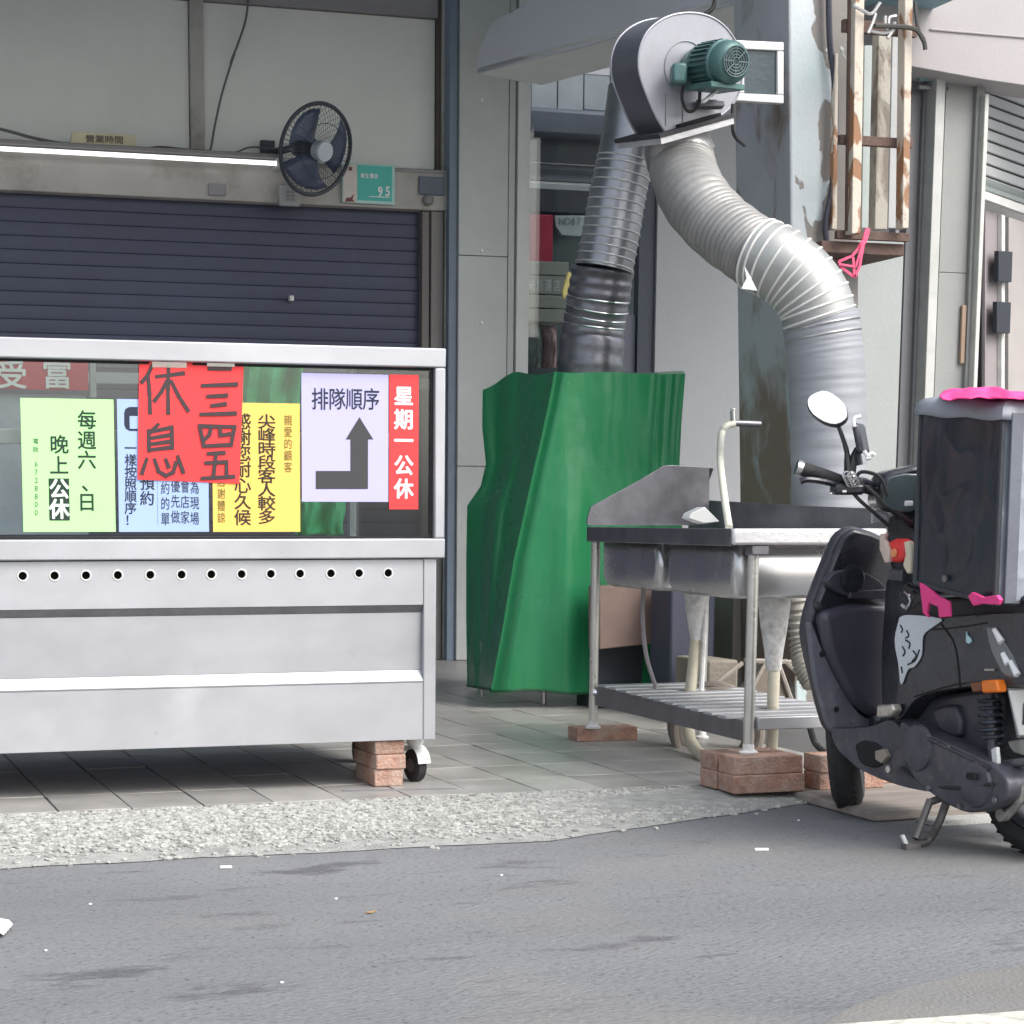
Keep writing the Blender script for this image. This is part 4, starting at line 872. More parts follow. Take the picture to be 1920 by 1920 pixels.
# clutter behind and under the sink
o = MB().prism([onY(x, y, 7.55) for x, y in [(1124, 1100), (1272, 1092), (1272, 1202), (1124, 1218)]], (0, .12, 0)).build('brown_box', CARD, bevel=.005); tag(o, 'dull reddish-brown box behind the sink legs', 'box')
tag(MB().box((XY(1120, 7.7), 7.7, 0), (XY(1330, 7.7), 7.9, ZY(1200, 1205, 7.7))).build('gloom_block', mat('gloom_tone', (.06, .07, .085), .6), bevel=.004), 'low dark block added as the gloom below the reddish-brown box', 'cupboard')  # added block that darkens the back of the space under the sink
tag(MB().box((XY(1335, 6.9), 6.9, 0), (XY(1392, 6.9), 7.2, ZY(1360, 1238, 6.9))).build('concrete_block', mat('mossy_block', (.22, .20, .165), .9, var=.2, bump=.5), bevel=.01), 'mossy brown concrete block behind the front sink leg', 'block')
tag(MB().box((XY(1380, 7.46), 7.46, 0), (XY(1500, 7.46), 7.75, ZY(1440, 1100, 7.46))).build('plywood_sheet', mat('olive_panel', (.20, .19, .16), .8, var=.15), bevel=.005), 'dull olive-brown panel at the foot of the column behind the drains', 'panel')
tag(MB().box((XY(1262, 7.3), 7.3, 0), (XY(1346, 7.3), 7.5, ZY(1300, 1098, 7.3))).build('dark_filler', mat('dark_filler', (.05, .055, .085), .5), bevel=.01), 'tall navy block added as the darkness between the two taped sink drains', 'bin')  # block put in to keep the gap between the drains dark
mb = MB(); hc_ = onY(1345, 1372, 6.2)
for k in range(4): mb.ring(hc_+V((.01*k, .03*k, .012*(k % 2))), (F*.8+R*.2+ZZ*.15).normalized(), .15-.016*(k % 3), .015, 44, 8)
tag(mb.build('coiled_hose', mat('brown_hose', (.24, .21, .185), .6, var=.2), smooth=True), 'loose coil of brown hose lying on edge under the sink shelf', 'hose')
fs_ = thing('folding_stand', onY(1440, 1330, 6.7), 'small folded wooden stand with crossed legs under the sink', 'stand')
WOOD = mat('grey_wood', (.34, .31, .27), .8, var=.2, scale=20)
for a, b_ in [((1330, 1292), (1392, 1243)), ((1395, 1238), (1500, 1242)), ((1437, 1240), (1405, 1300)), ((1460, 1245), (1492, 1335)), ((1470, 1238), (1495, 1262))]:
    mb = MB(); mb.tube([onY(*a, 6.65), onY(*b_, 6.65)], .009, 6); mb.build('stand_bar', WOOD, fs_)
MB().prism([onY(x, y, 6.66) for x, y in [(1392, 1300), (1430, 1245), (1455, 1245), (1480, 1330), (1400, 1330)]], (0, .05, 0)).build('stand_board', mat('brown_wood', (.2, .17, .14), .8), fs_)
mb = MB(); pts = [onY(1496, 1120, 6.3), onY(1500, 1200, 6.3), onY(1508, 1250, 6.25), onY(1526, 1285, 6.2)]; sp = smoothpath(pts, 16); mb.tube(sp, [.036+.007*math.sin(i*2.2) for i in range(len(sp))], 14)
tag(mb.build('corrugated_hose', mat('dirty_white_corrugated', (.36, .35, .32), .6), smooth=True), 'dirty white corrugated hose behind the scooter leg shield', 'hose')
tag(MB().tube(smoothpath([onY(1518, 1362, 6.0), onY(1530, 1395, 6.0), onY(1560, 1420, 5.9), onY(1580, 1430, 5.8)], 5), .012, 8).build('black_hose', RUB, smooth=True), 'short dark hose looping to the ground beside the front wheel', 'hose')
# tap on the column and its hose
TY = 6.93
tp_ = thing('wall_tap', onY(1400, 795, TY), 'small brass and steel tap sticking out left of the column', 'tap')
MB().tube([onY(1376, 793, TY), onY(1425, 795, TY)], .013, 10).build('spout_pipe', STEELD, tp_, smooth=True)
MB().tube([onY(1374, 770, TY), onY(1375, 797, TY)], .010, 10).build('valve_stem', STEELP, tp_, smooth=True)
MB().obox(onY(1374, 772, TY), [R, F, ZZ], (.008, .008, .014)).build('handle', STEELP, tp_, bevel=.003)
mb = MB(); mb.tube(smoothpath([onD(1376, 795, 7.1), onD(1360, 800, 7.08), onD(1352, 820, 7.05), onD(1351, 870, 6.8), onD(1358, 930, 6.5), onD(1367, 990, 6.3)], 6), .0125, 12)
tag(mb.build('cream_hose', mat('cream_hose', (.66, .66, .56), .45, var=.08), smooth=True), 'cream hose running from the tap down into the sink', 'hose')

# ================================================================== GREEN COVERED CART
gc = thing('covered_cart', onZ(1020, 1320), 'tall food cart wrapped in a glossy green tarpaulin with folds', 'cart')
Lp = [(905,732),(904,800),(911,870),(901,912),(876,948),(874,1050),(874,1170),(876,1287)]
Bp = [(1042,697),(1030,760),(1014,830),(1000,890),(985,960),(965,1050),(945,1170),(921,1295)]
Cp = [(1285,702),(1278,790),(1274,870),(1276,940),(1280,1000),(1285,1080),(1290,1170),(1296,1306)]
def sample(P, t):
    k = t*(len(P)-1); i = min(int(k), len(P)-2); u_ = k-i; return P[i][0]*(1-u_)+P[i+1][0]*u_, P[i][1]*(1-u_)+P[i+1][1]*u_
NR, NA, NBn = 110, 50, 100; DL, DB, DC = 9.15, 8.3, 8.42
rows = []
for i in range(NR+1):
    t_ = i/NR; l, b_, c_ = sample(Lp, t_), sample(Bp, t_), sample(Cp, t_); row_ = []
    back = onD(l[0]+60, l[1], DL+.6); row_.append(back)
    for j in range(NA):
        u_ = j/NA; x, y = l[0]*(1-u_)+b_[0]*u_, l[1]*(1-u_)+b_[1]*u_
        D = DL*(1-u_)+DB*u_ + .10*math.sin(math.pi*u_)*(1+.3*t_) + .05*math.sin(7*u_+2.5*t_)*math.sin(math.pi*u_) + .03*math.sin(15*u_-5*t_)*math.sin(math.pi*u_) + .012*(1-abs(noise.noise(V((u_*4+t_, t_*2, 9))))*2)*math.sin(math.pi*u_) + .001*noise.noise(V((u_*25, t_*25, 4)))
        y -= 19*math.exp(-((u_-.42)/.24)**2)*max(0, 1-t_*9)
        row_.append(onD(x, y, D))
    for j in range(NBn+1):
        u_ = j/NBn; x, y = b_[0]*(1-u_)+c_[0]*u_, b_[1]*(1-u_)+c_[1]*u_
        sm = math.sin(math.pi*min(1, u_*1.02))
        D = DB*(1-u_)+DC*u_ + .012*math.sin(9*u_+3*t_)*sm + .014*math.sin(22*(u_-.15*t_))*sm*t_*(1-.5*u_)
        ex = math.exp(-((u_-.80-.05*t_)/.03)**2)*.03*(1-t_) ; ex += math.exp(-((u_-.0)/.05)**2)*-.045 + math.exp(-((u_-.93)/.02)**2)*.02*(1-t_)
        D -= ex
        D += .03*noise.noise(V((u_*4-1.2*t_, t_*1.1, 2)))*sm + .006*(1-abs(noise.noise(V((u_*7-2*t_, t_*2.0, 7))))*2)*sm + .001*noise.noise(V((u_*30, t_*16, 4)))
        yy = y + (1.2*math.sin(u_*11) if i == 0 else 0) + (2.5*math.sin(u_*17+1) if i == NR else 0)
        row_.append(onD(x, yy, D))
    row_.append(onD(c_[0]-10, c_[1], DC+.7)); rows.append(row_)
mb = MB(); mb.grid(rows)
mb.build('tarpaulin', TARP, gc, smooth=True)
top = []
for i in range(5):
    u_ = i/4; top.append([rows[0][j]*(1-u_) + (rows[0][0]*(1-j/(len(rows[0])-1))+rows[0][-1]*(j/(len(rows[0])-1)))*u_ + ZZ*(.015*math.sin(math.pi*u_)) for j in range(0, len(rows[0]))])
MB().grid(top).build('tarpaulin_top', TARP, gc, smooth=True)
bt = rows[-1]; mb = MB(); mb.tube([p+V((0, 0, .004)) for p in bt[1:-1]], .006, 6); mb.build('hem', mat('dark_green_hem', (.006, .08, .03), .4), gc, smooth=True)
for x, D in ((1020, 8.5), (905, 8.9), (1240, 8.5)):
    p = onD(x, 1290, D); MB().tube([V((p.x, p.y, 0)), V((p.x, p.y, .25))], .012, 10).build('leg', LEG, gc, smooth=True)

# ================================================================== DUCTS AND BLOWER
# left, sooty stove pipe
DLd = 8.75
def duct(nm, path, radii, m, lbl, cat='duct', ribs=None, n=36, ribmat=None, group=None):
    t = thing(nm, path[-1], lbl, cat, group)
    mb = MB(); mb.tube(path, radii, n); mb.build('duct_wall', m, t, smooth=True); return t
ctr = [(1192, 165, 50), (1184, 230, 50), (1172, 300, 52), (1157, 370, 52), (1145, 440, 52), (1132, 505, 53)]
pth = smoothpath([onD(x, y, DLd-.1) for x, y, r in ctr], 12); rd = [r/FP*DLd*.98 for r in [50 + 3*i/60 for i in range(len(pth))]]
t = duct('stove_pipe', pth, rd, mat('pipe_metal', (.30, .31, .34), .33, .8, var=.3, scale=4, bump=.04), 'sooty metal stove pipe rising from the green cart to the fan, upper length')
L_ = len(pth)
for k in range(13):
    i = int(24 + k*(L_-26)/12); tt = (pth[min(i+1, L_-1)]-pth[i-1]).normalized()
    MB().ring(pth[i], tt, rd[i]+.0005, .004, 36, 6).build('pipe_rib', mat('pipe_seam', (.55, .55, .57), .35, .5, var=.1), t, smooth=True)
pth2 = smoothpath([onD(1130, 502, DLd-.05), onD(1122, 560, DLd-.03), onD(1112, 620, DLd), onD(1104, 705, DLd)], 14)
rr2 = [.135+.0015*math.sin(i*1.15)+.006*noise.noise(V((i*.3, 0, 0))) + (.008 if i > 30 else 0) for i in range(len(pth2))]
mb = MB(); mb.tube(pth2, rr2, 36); mb.build('lower_sleeve', GALVD, t, smooth=True)
for k in (14, 18, 22, 26): MB().ring(pth2[k], (pth2[k+1]-pth2[k-1]).normalized(), rr2[k], .0045, 36, 6).build('pipe_rib', STEELP, t, smooth=True)

# blower
DBw = 7.15
bax = (R*.42 - F*.905 - ZZ*.11).normalized()
bq = onD(1290, 130, DBw)
def onF(x, y, o=0): return onP(x, y, bq + bax*o, bax)
bl = thing('blower_fan', onD(1250, 270, DBw), 'large snail-shaped metal exhaust blower with green motor on the column', 'blower')
out = [(1250,252),(1232,222),(1214,182),(1201,146),(1197,120),(1200,90),(1212,62),(1234,41),(1262,28),(1295,24),(1328,30),(1356,47),(1376,72),(1388,102),(1392,138),(1386,172),(1372,198),(1352,216),(1332,228)]
P = [onF(x, y) for x, y in out]
PS = smoothpath([onF(x, y) for x, y in out], 4)
BLM = mat('blower_sheet', (.40, .41, .455), .5, .45, var=.08, scale=5, bump=.04, dirt=((.33, .32, .33), .6, 7, .5, .7))
mb = MB(); mb.add(PS, [tuple(range(len(PS)))]); mb.add([p-bax*.18 for p in PS], [tuple(range(len(PS)-1, -1, -1))]); mb.build('side_plate', BLM, bl)
mb = MB(); mb.grid([PS, [p-bax*.18 for p in PS]]); mb.build('scroll_band', mat('scroll_grey', (.17, .175, .205), .45, .5, var=.1), bl, smooth=True)
mb = MB(); mb.tube(PS, .004, 6); mb.tube([p-bax*.18 for p in PS], .004, 6); mb.build('rolled_edge', BLM, bl, smooth=True)
# flange at outlet
fa, fb = onF(1180, 272, .0), onF(1375, 212, .0)
A1, B1 = onF(1238, 252), onF(1338, 224); ux = (B1-A1).normalized(); uz_ = bax.cross(ux)
if uz_.z < 0: uz_ = -uz_
cf = (A1+B1)/2 - bax*.085; W2 = (B1-A1).length/2+.035
MB().obox(cf + ux*.0, [ux, bax, uz_], (W2+.01, .15, .007)).build('outlet_flange', mat('dark_rubber_gasket', (.035, .035, .04), .7), bl)
MB().obox(cf - uz_*.018, [ux, bax, uz_], (W2+.006, .146, .010)).build('outlet_flange', mat('flange_metal', (.6, .6, .62), .4, .5), bl)
MB().obox(cf + ux*W2*.3 + bax*.06 + uz_*.012, [ux, bax, uz_], (.09, .05, .006)).build('gasket', HOLE, bl, bevel=.004)
# bearing plate seams
mb = MB(); mb.ring(onF(1285, 125, .002), bax, .085, .002, 40, 5); mb.build('inlet_ring', BLM, bl, smooth=True)
mb = MB(); mb.tube([onF(1248, 175, .001), onF(1248, 235, .001)], .002, 5); mb.tube([onF(1280, 165, .001), onF(1280, 240, .001)], .002, 5); mb.build('sheet_seam', STEELD, bl)
# motor
m0 = onF(1300, 128, .0); mc = m0 + bax*.06
mt = MB().lathe(mc, bax, [(-.06, .04), (-.05, .062), (-.01, .072), (.01, .078), (.02, .071), (.12, .071), (.124, .078), (.136, .078), (.14, .073), (.175, .070), (.19, .058), (.195, .046)], 40).build('motor', MOTOR, bl, smooth=True)
ua = bax.orthogonal().normalized(); ub = bax.cross(ua)
mb = MB()
for k in range(28):
    th = 2*math.pi*k/28; d = ua*math.cos(th)+ub*math.sin(th); e = bax.cross(d); mb.obox(mc + bax*.07 + d*.075, [d, e, bax], (.006, .0022, .05))
mb.build('cooling_fins', MOTOR, mt)
mb = MB()
for r in (.012, .022, .032, .042, .05): mb.ring(mc+bax*.198, bax, r, .002, 32, 5)
for k in range(8):
    th = 2*math.pi*k/8; d = ua*math.cos(th)+ub*math.sin(th); mb.tube([mc+bax*.198+d*.01, mc+bax*.198+d*.05], .002, 4)
mb.build('fan_grille', mat('grille_green', (.10, .16, .165), .5), mt, smooth=True)
MB().lathe(mc+bax*.1945, bax, [(0, .05), (.0018, .05)], 32).build('grille_recess', mat('grille_dark', (.03, .045, .05), .6), mt)
tbx = onF(1278, 152, .05); MB().obox(onF(1272, 140, .07), [R, F, ZZ], (.026, .035, .034)).build('terminal_box', MOTOR, mt, bevel=.01)
MB().obox(mc + bax*.075 - ZZ*.076, [bax.cross(ZZ).normalized(), bax, ZZ], (.07, .08, .01)).build('motor_foot', MOTOR, mt, bevel=.003)
mb = MB(); mb.obox(mc + bax*.075 - ZZ*.092 + bax.cross(ZZ)*.0, [(bax.cross(ZZ)*.8-ZZ*.6).normalized(), bax, ZZ], (.06, .01, .005)); mb.build('bracket_strut', WHT, bl)
mb = MB(); mb.tube(smoothpath([onF(1281, 160, .05), onF(1279, 185, .05), onF(1288, 207, .05), onF(1303, 206, .05), onF(1311, 190, .05), onF(1312, 165, .06)], 5), .006, 8); mb.build('power_cable', RUB, mt, smooth=True)
MB().obox(onF(1330, 196, .03), [R, F, ZZ], (.05, .03, .012)).build('motor_shelf', STEELD, bl, bevel=.004)
# cable from frame to column
tag(MB().tube(smoothpath([onD(1374, 195, 7.2), onD(1374, 240, 7.2), onD(1380, 258, 7.25), onD(1396, 272, 7.4)], 5), .007, 8).build('black_conduit', RUB, smooth=True), 'thin black conduit below the white framed window, bending to the column', 'cable')
tag(MB().tube(smoothpath([onD(1341, -30, 7.6), onD(1340, 5, 7.6), onD(1334, 18, 7.6), onD(1322, 26, 7.6)], 5), .009, 8).build('black_conduit', RUB, smooth=True), 'short black conduit above the blower at the top of the picture', 'cable')
# white framed vent window behind the motor
VYY = 6.98
vw = thing('vent_window', onY(1418, 190, VYY), 'small white framed window with dark glass right of the blower motor', 'window')
o4 = [(1345, 78), (1468, 84), (1467, 192), (1345, 184)]
def vq(pts, m, nm, th=.03, Y=VYY): MB().prism([onY(x, y, Y) for x, y in pts], (0, th, 0)).build(nm, m, vw, bevel=.003)
vq([(1340, 73), (1470, 79), (1470, 95), (1340, 89)], WHT, 'frame_bar'); vq([(1345, 173), (1470, 178), (1470, 194), (1345, 186)], WHT, 'frame_bar')
vq([(1458, 95.5), (1470, 96), (1470, 177.5), (1458, 177)], WHT, 'frame_bar'); vq([(1384, 90), (1396, 91.5), (1396, 174.5), (1384, 173.5)], WHT, 'frame_bar')
vq([(1340, 88), (1460, 94), (1460, 180), (1340, 176)], mat('dark_green_glass', (.035, .06, .075), .35), 'pane', .008, VYY+.012)

# right flexible ducts
def radp(w_, D): return w_/2/FP*D*.985
ctr = [(1275, 290, 128, 7.28), (1284, 330, 128, 7.2), (1305, 375, 125, 7.02), (1350, 425, 122, 6.92), (1400, 462, 122, 6.82), (1428, 483, 122, 6.78)]
pth = smoothpath([onD(x, y, D) for x, y, w_, D in ctr], 26); n_ = len(pth)
rd = [radp(128-6*i/n_, 6.95) + (-.0028 if i % 4 == 0 else 0) + .0012*math.sin(i*.37) for i in range(n_)]
ctr = [(1420, 476, 128, 6.78), (1455, 492, 128, 6.74), (1495, 520, 127, 6.72), (1525, 560, 128, 6.71), (1538, 600, 130, 6.71)]
fd = duct('flexible_duct', pth, rd, mat('creased_foil_duct', (.33, .325, .315), .55, .45, var=.12, scale=10, bump=.15, bscale=50), 'ribbed grey flexible duct sloping down from the blower outlet')
MB().tube([cf-uz_*.02, cf-uz_*.05, onD(1278, 300, 7.27)], [radp(112, 7.15), radp(124, 7.15), radp(130, 7.15)], 36).build('collar', mat('collar_metal', (.45, .44, .44), .35, .8, var=.12), fd, smooth=True)
pe = smoothpath([onD(x, y, D) for x, y, w_, D in ctr], 14); ne = len(pe)
el = duct('elbow_duct', pe, [radp(133, 6.73)]*ne, mat('bright_zinc', (.41, .42, .405), .46, .6, var=.1, scale=6, bump=.05, dirt=((.45, .44, .42), .6, 5)), 'shiny segmented zinc elbow with raised seams joining the grey ducts')
for k in range(11):
    i = int(1+k*(ne-4)/10); MB().ring(pe[i], (pe[i+1]-pe[i-1]).normalized(), radp(133, 6.73)+.0005, .0045, 40, 6).build('seam_ring', mat('bright_seam', (.78, .78, .76), .4, .3, var=.05), el, smooth=True)
mb = MB(); mb.prism([onD(x, y, 6.6) for x, y in [(1395, 497), (1407, 518), (1420, 545), (1390, 541), (1400, 522)]], F*.01); mb.build('loose_tab', WHT, el)
pd = smoothpath([onD(x, y, 6.72) for x, y in [(1537, 592), (1544, 640), (1550, 700), (1553, 800), (1556, 960), (1557, 1010)]], 20); nd = len(pd)
rdd = [radp(140, 6.72) + (.0012 if i > nd*.55 else .0004)*math.sin(i*1.7) + .0022*noise.noise(V((i*.35, 2, 2))) for i in range(nd)]
dn_ = duct('down_duct', pd, rdd, mat('bluish_foil_duct', (.33, .345, .375), .6, .3, var=.09, scale=7, bump=.12, bscale=25, stretch=(.4, .4, 3)), 'straight bluish-grey duct dropping behind the sink in front of the column')
for k in (8, 16): MB().ring(pd[k], (pd[k+1]-pd[k-1]).normalized(), rdd[k], .004, 40, 6).build('seam_ring', GALV, dn_, smooth=True)

# ================================================================== SCOOTER
Fc = onZ(1580, 1518, -.03); Rc = onZ(1950, 1605, -.03)
s = (Rc-Fc).normalized(); tv = V((s.y, -s.x, 0))     # s: to the rear; tv: towards the left side of the scooter (seen side)
if tv.dot(R) > 0: tv = -tv
def ST(x, y, c=0.0): return onP(x, y, Fc + tv*c, tv)          # plane parallel to the scooter's middle plane
def SF(x, y, k=0.0): return onP(x, y, Fc + s*k, s)            # plane across the scooter
sc = thing('scooter', (Fc+Rc)/2, 'dusty dark scooter parked half in frame at the right, delivery bag on its seat', 'scooter')
def spl(pts, c, th, m, nm, par=None, bev=.008, label=None, seg=3): return MB().prism([ST(x, y, c) for x, y in pts], -tv*th).build(nm, m, par or sc, bevel=bev, label=label, seg=seg)
def fpl(pts, k, th, m, nm, par=None, bev=.008, seg=3): return MB().prism([SF(x, y, k) for x, y in pts], -s*th).build(nm, m, par or sc, bevel=bev, seg=seg)
def sm2(pts, k=4): return [(p.x, p.y) for p in smoothpath([V((x, y, 0)) for x, y in pts+[pts[0]]], k)][:-1]
# rear wheel
RR = .205; rc = V((Rc.x, Rc.y, -.03+RR)); ax = tv
mb = MB(); mb.lathe(rc, ax, [(-.05, RR-.055), (-.052, RR-.03), (-.035, RR-.008), (0, RR), (.035, RR-.008), (.052, RR-.03), (.05, RR-.055)], 48)
rw = MB().lathe(rc, ax, [(-.04, .12)], 3) if False else None
def wheel(c, ax, R_, w_, nm, m=RUB):
    k = MB()
    prof = [(-w_*.8, R_-.065), (-w_, R_-.04), (-w_*.75, R_-.012), (-w_*.3, R_), (w_*.3, R_), (w_*.75, R_-.012), (w_, R_-.04), (w_*.8, R_-.065)]
    n_ = 56; ax = ax.normalized(); u_ = ax.orthogonal().normalized(); v_ = ax.cross(u_); vs = []
    for h, r in prof:
        for i in range(n_):
            th = 2*math.pi*i/n_; vs.append(c + ax*h + (u_*math.cos(th)+v_*math.sin(th))*r)
    kk = len(prof); fs = [(i*n_+j, i*n_+(j+1) % n_, ((i+1) % kk)*n_+(j+1) % n_, ((i+1) % kk)*n_+j) for i in range(kk) for j in range(n_)]
    k.add(vs, fs); wh = k.build(nm, m, sc, smooth=True)
    mb = MB(); mb.ring(c, ax, R_-.068, .012, 48, 8, 3.0)
    for i in range(6):
        th = 2*math.pi*i/6; d = u_*math.cos(th)+v_*math.sin(th); e = ax.cross(d); mb.obox(c + d*(R_-.07)/2, [d, e, ax], ((R_-.07)/2, .012, .012))
    mb.lathe(c, ax, [(-.05, .03), (-.04, .05), (.04, .05), (.06, .03)], 20)
    mb.build('rim', BLK3, wh, smooth=True); 
    mb = MB()
    for i in range(40):
        th = 2*math.pi*i/40; d = u_*math.cos(th)+v_*math.sin(th); e = ax.cross(d)
        for sg in (-1, 1): mb.obox(c + d*(R_-.0034) + ax*sg*w_*.42, [d, (e+ax*.6*sg).normalized(), (ax-e*.6*sg).normalized()], (.002, .004, w_*.28))
    mb.build('tread', m, wh); return wh
wheel(rc, tv, RR, .052, 'rear_wheel')
vd = (Fc-CAM); vd.z = 0; vd = vd.normalized(); hd = (vd*1.0 + R*.04).normalized(); fax2 = V((hd.y, -hd.x, 0)) + ZZ*.1
FRd = .195; fcn = V((Fc.x, Fc.y, -.03+FRd)) + ZZ*.0
wheel(fcn, fax2, FRd, .044, 'front_wheel')
# front fork + inner fender above wheel
spl([(1545, 1350), (1560, 1300), (1620, 1300), (1650, 1350), (1625, 1405), (1600, 1412), (1575, 1400)], .03, .1, BLK, 'front_fender', bev=.02)
# leg shield: curved board facing the rider
shp = sm2([(1600,985),(1574,1006),(1548,1065),(1526,1125),(1514,1175),(1517,1215),(1530,1270),(1546,1335),(1562,1372),(1600,1382),(1650,1370),(1690,1340),(1712,1290),(1712,1180),(1700,1100),(1690,1040),(1650,1002)], 3)
fpl(shp, .12, .05, BLK2, 'leg_shield', bev=.015)
fpl(sm2([(1603,990),(1580,1012),(1556,1068),(1540,1110),(1535,1140),(1600,1185),(1705,1190),(1712,1100),(1690,1040),(1650,1004)], 3), .15, .03, BLK, 'upper_inner_cover', bev=.012)
fpl(sm2([(1517,1168),(1524,1172),(1545,1225),(1578,1290),(1612,1338),(1638,1350),(1636,1362),(1600,1366),(1562,1372),(1545,1330),(1528,1262)], 3), .155, .02, mat('grey_blue_trim', (.13, .135, .165), .42, var=.2, scale=9, dirt=((.25, .25, .27), .5, 12)), 'shield_trim', bev=.005)
fpl(sm2([(1540,1150),(1600,1132),(1690,1136),(1704,1200),(1698,1290),(1676,1338),(1645,1346),(1608,1322),(1578,1272),(1552,1215)], 3), .185, .05, mat('violet_black_panel', (.055, .052, .072), .38, var=.15, scale=5, bump=.04, coat=.2), 'knee_panel', bev=.035, seg=5)
# glove box hump with round cap
fpl(sm2([(1550,1090),(1570,1072),(1610,1070),(1650,1090),(1665,1115),(1650,1120),(1595,1118),(1565,1105)], 3), .185, .03, BLK2, 'glove_box', bev=.01)
c = SF(1598, 1085, .19); MB().lathe(c, s, [(0, .038), (.006, .037), (.008, .03), (.012, .03), (.014, .012)], 24).build('fuel_cap', BLK, sc, smooth=True)
fpl([(1595, 1108), (1665, 1104), (1668, 1124), (1592, 1122)], .19, .012, BLK2, 'shelf_lip', bev=.004)
for (x, y) in [(1541, 1226), (1568, 1330)]:
    MB().lathe(SF(x, y, .158), s, [(0, .008), (.003, .008)], 12).build('screw', HOLE, sc)
# centre tunnel between shield and seat
spl(sm2([(1660,1085),(1700,1090),(1745,1130),(1720,1190),(1700,1300),(1680,1345),(1655,1350),(1650,1250),(1655,1150)], 3), .07, .12, BLK, 'tunnel_cover', bev=.02)
# lower body below the footboard
spl(sm2([(1552,1350),(1566,1366),(1632,1362),(1668,1350),(1690,1372),(1697,1430),(1728,1464),(1772,1478),(1765,1486),(1715,1480),(1665,1466),(1615,1444),(1588,1422),(1566,1398)], 3), .15, .30, BLK3, 'under_cover', bev=.015)
spl(sm2([(1602,1396),(1620,1388),(1650,1398),(1656,1430),(1640,1440),(1612,1430)], 3), .154, .02, HOLE, 'cover_opening', bev=.005)
spl([(1640, 1408), (1655, 1404), (1662, 1418), (1652, 1432), (1640, 1424)], .165, .02, mat('tan_dust', (.30, .26, .21), .7), 'lug', bev=.003)
spl([(1643, 1322), (1672, 1320), (1676, 1332), (1668, 1344), (1642, 1346)], .185, .03, mat('chipped_chrome', (.55, .52, .46), .3, .6, var=.3, scale=40), 'foot_peg', bev=.006)
MB().lathe(ST(1669, 1442, .17), tv, [(0, .012), (.008, .010)], 10).build('bolt', STEELP, sc)
# rear body
spl(sm2([(1683,1252),(1684,1200),(1700,1168),(1752,1160),(1850,1150),(1960,1150),(2040,1170),(2030,1230),(1960,1278),(1880,1284),(1800,1290),(1745,1300),(1712,1316),(1690,1345),(1676,1346),(1682,1300)], 4), .15, .30, BLK, 'side_panel', bev=.03, seg=4)
spl(sm2([(1712, 1330), (1750, 1306), (1820, 1294), (1872, 1292), (1878, 1330), (1872, 1395), (1850, 1425), (1800, 1440), (1720, 1400), (1700, 1360)], 3), .09, .18, BLK2, 'engine_shroud', bev=.015)
spl(sm2([(1690, 1150), (1720, 1128), (1800, 1118), (1960, 1118), (2040, 1135), (2040, 1168), (1850, 1162), (1752, 1166), (1700, 1172)], 3), .13, .26, mat('black_seat_vinyl', (.02, .02, .025), .45, var=.2, bump=.2), 'seat', bev=.025, seg=4)
stk = spl(sm2([(1686,1158),(1702,1153),(1764,1160),(1748,1176),(1730,1192),(1727,1228),(1714,1250),(1701,1256),(1689,1284),(1684,1245),(1677,1200)], 3), .156, .004, mat('pale_grey_sticker', (.62, .66, .70), .4, var=.04), 'white_decal', bev=.001, label='white scuffed decal patch on the dark side panel')
mb = MB()
for pts in [[(1688, 1172), (1692, 1180), (1690, 1186)], [(1692, 1212), (1697, 1222), (1693, 1230)], [(1700, 1182), (1704, 1192), (1698, 1196)], [(1702, 1246), (1716, 1238), (1724, 1218)], [(1698, 1200), (1706, 1206), (1704, 1216)], [(1712, 1220), (1718, 1230), (1710, 1240)], [(1690, 1250), (1692, 1262)]]:
    mb.tube(smoothpath([ST(x, y, .157) for x, y in pts], 4), .0022, 5)
mb.build('decal_marks', INK, stk)
fishp = [(1811, 1184), (1814, 1192), (1819, 1196), (1821, 1203), (1816, 1207), (1811, 1204), (1811, 1196)]
spl(fishp, .155, .004, mat('pale_cyan_decal', (.5, .75, .78), .4), 'small_decal', bev=.0005)
# tail light, tail, indicator, plate
tlp = spl(sm2([(1845,1172),(1866,1176),(1885,1205),(1905,1240),(1912,1268),(1884,1270),(1864,1240),(1852,1208)], 3), .152, .03, mat('smoky_lens', (.16, .17, .18), .15, coat=.5), 'tail_light', bev=.008)
mb = MB(); 
for a, b_ in [((1864, 1180), (1878, 1204)), ((1880, 1225), (1890, 1245)), ((1894, 1240), (1908, 1266))]: mb.tube([ST(*a, .156), ST(*b_, .156)], [.006, .009], 8)
mb.build('reflector', mat('reflector_white', (.85, .86, .88), .2), tlp, smooth=True)
rear0 = .9
fpl(sm2([(1868, 1160), (1990, 1152), (2040, 1180), (2030, 1285), (1915, 1282), (1890, 1230)], 3), 0.82, .04, BLK, 'tail_cowl', bev=.02)
fpl([(1893, 1195), (1990, 1200), (1990, 1245), (1912, 1238)], .835, .012, mat('dusky_pink_lens', (.34, .20, .22), .3), 'brake_lens', bev=.004)
spl([(1838, 1276), (1868, 1274), (1871, 1298), (1840, 1300)], .175, .03, ORANGE, 'indicator', bev=.006)
spl([(1818, 1280), (1838, 1278), (1840, 1296), (1822, 1298)], .168, .03, mat('dark_amber', (.20, .07, .03), .4), 'indicator_stalk', bev=.004)
spl([(1845, 1254), (1862, 1254), (1862, 1258), (1845, 1258)], .158, .006, mat('beige_mark', (.4, .38, .33), .5), 'reflector_mark', bev=.001)
pp = [(1893, 1294), (1990, 1288), (2003, 1374), (1912, 1380)]
pl_ = fpl(pp, .88, .008, WHT, 'licence_plate', bev=.004)
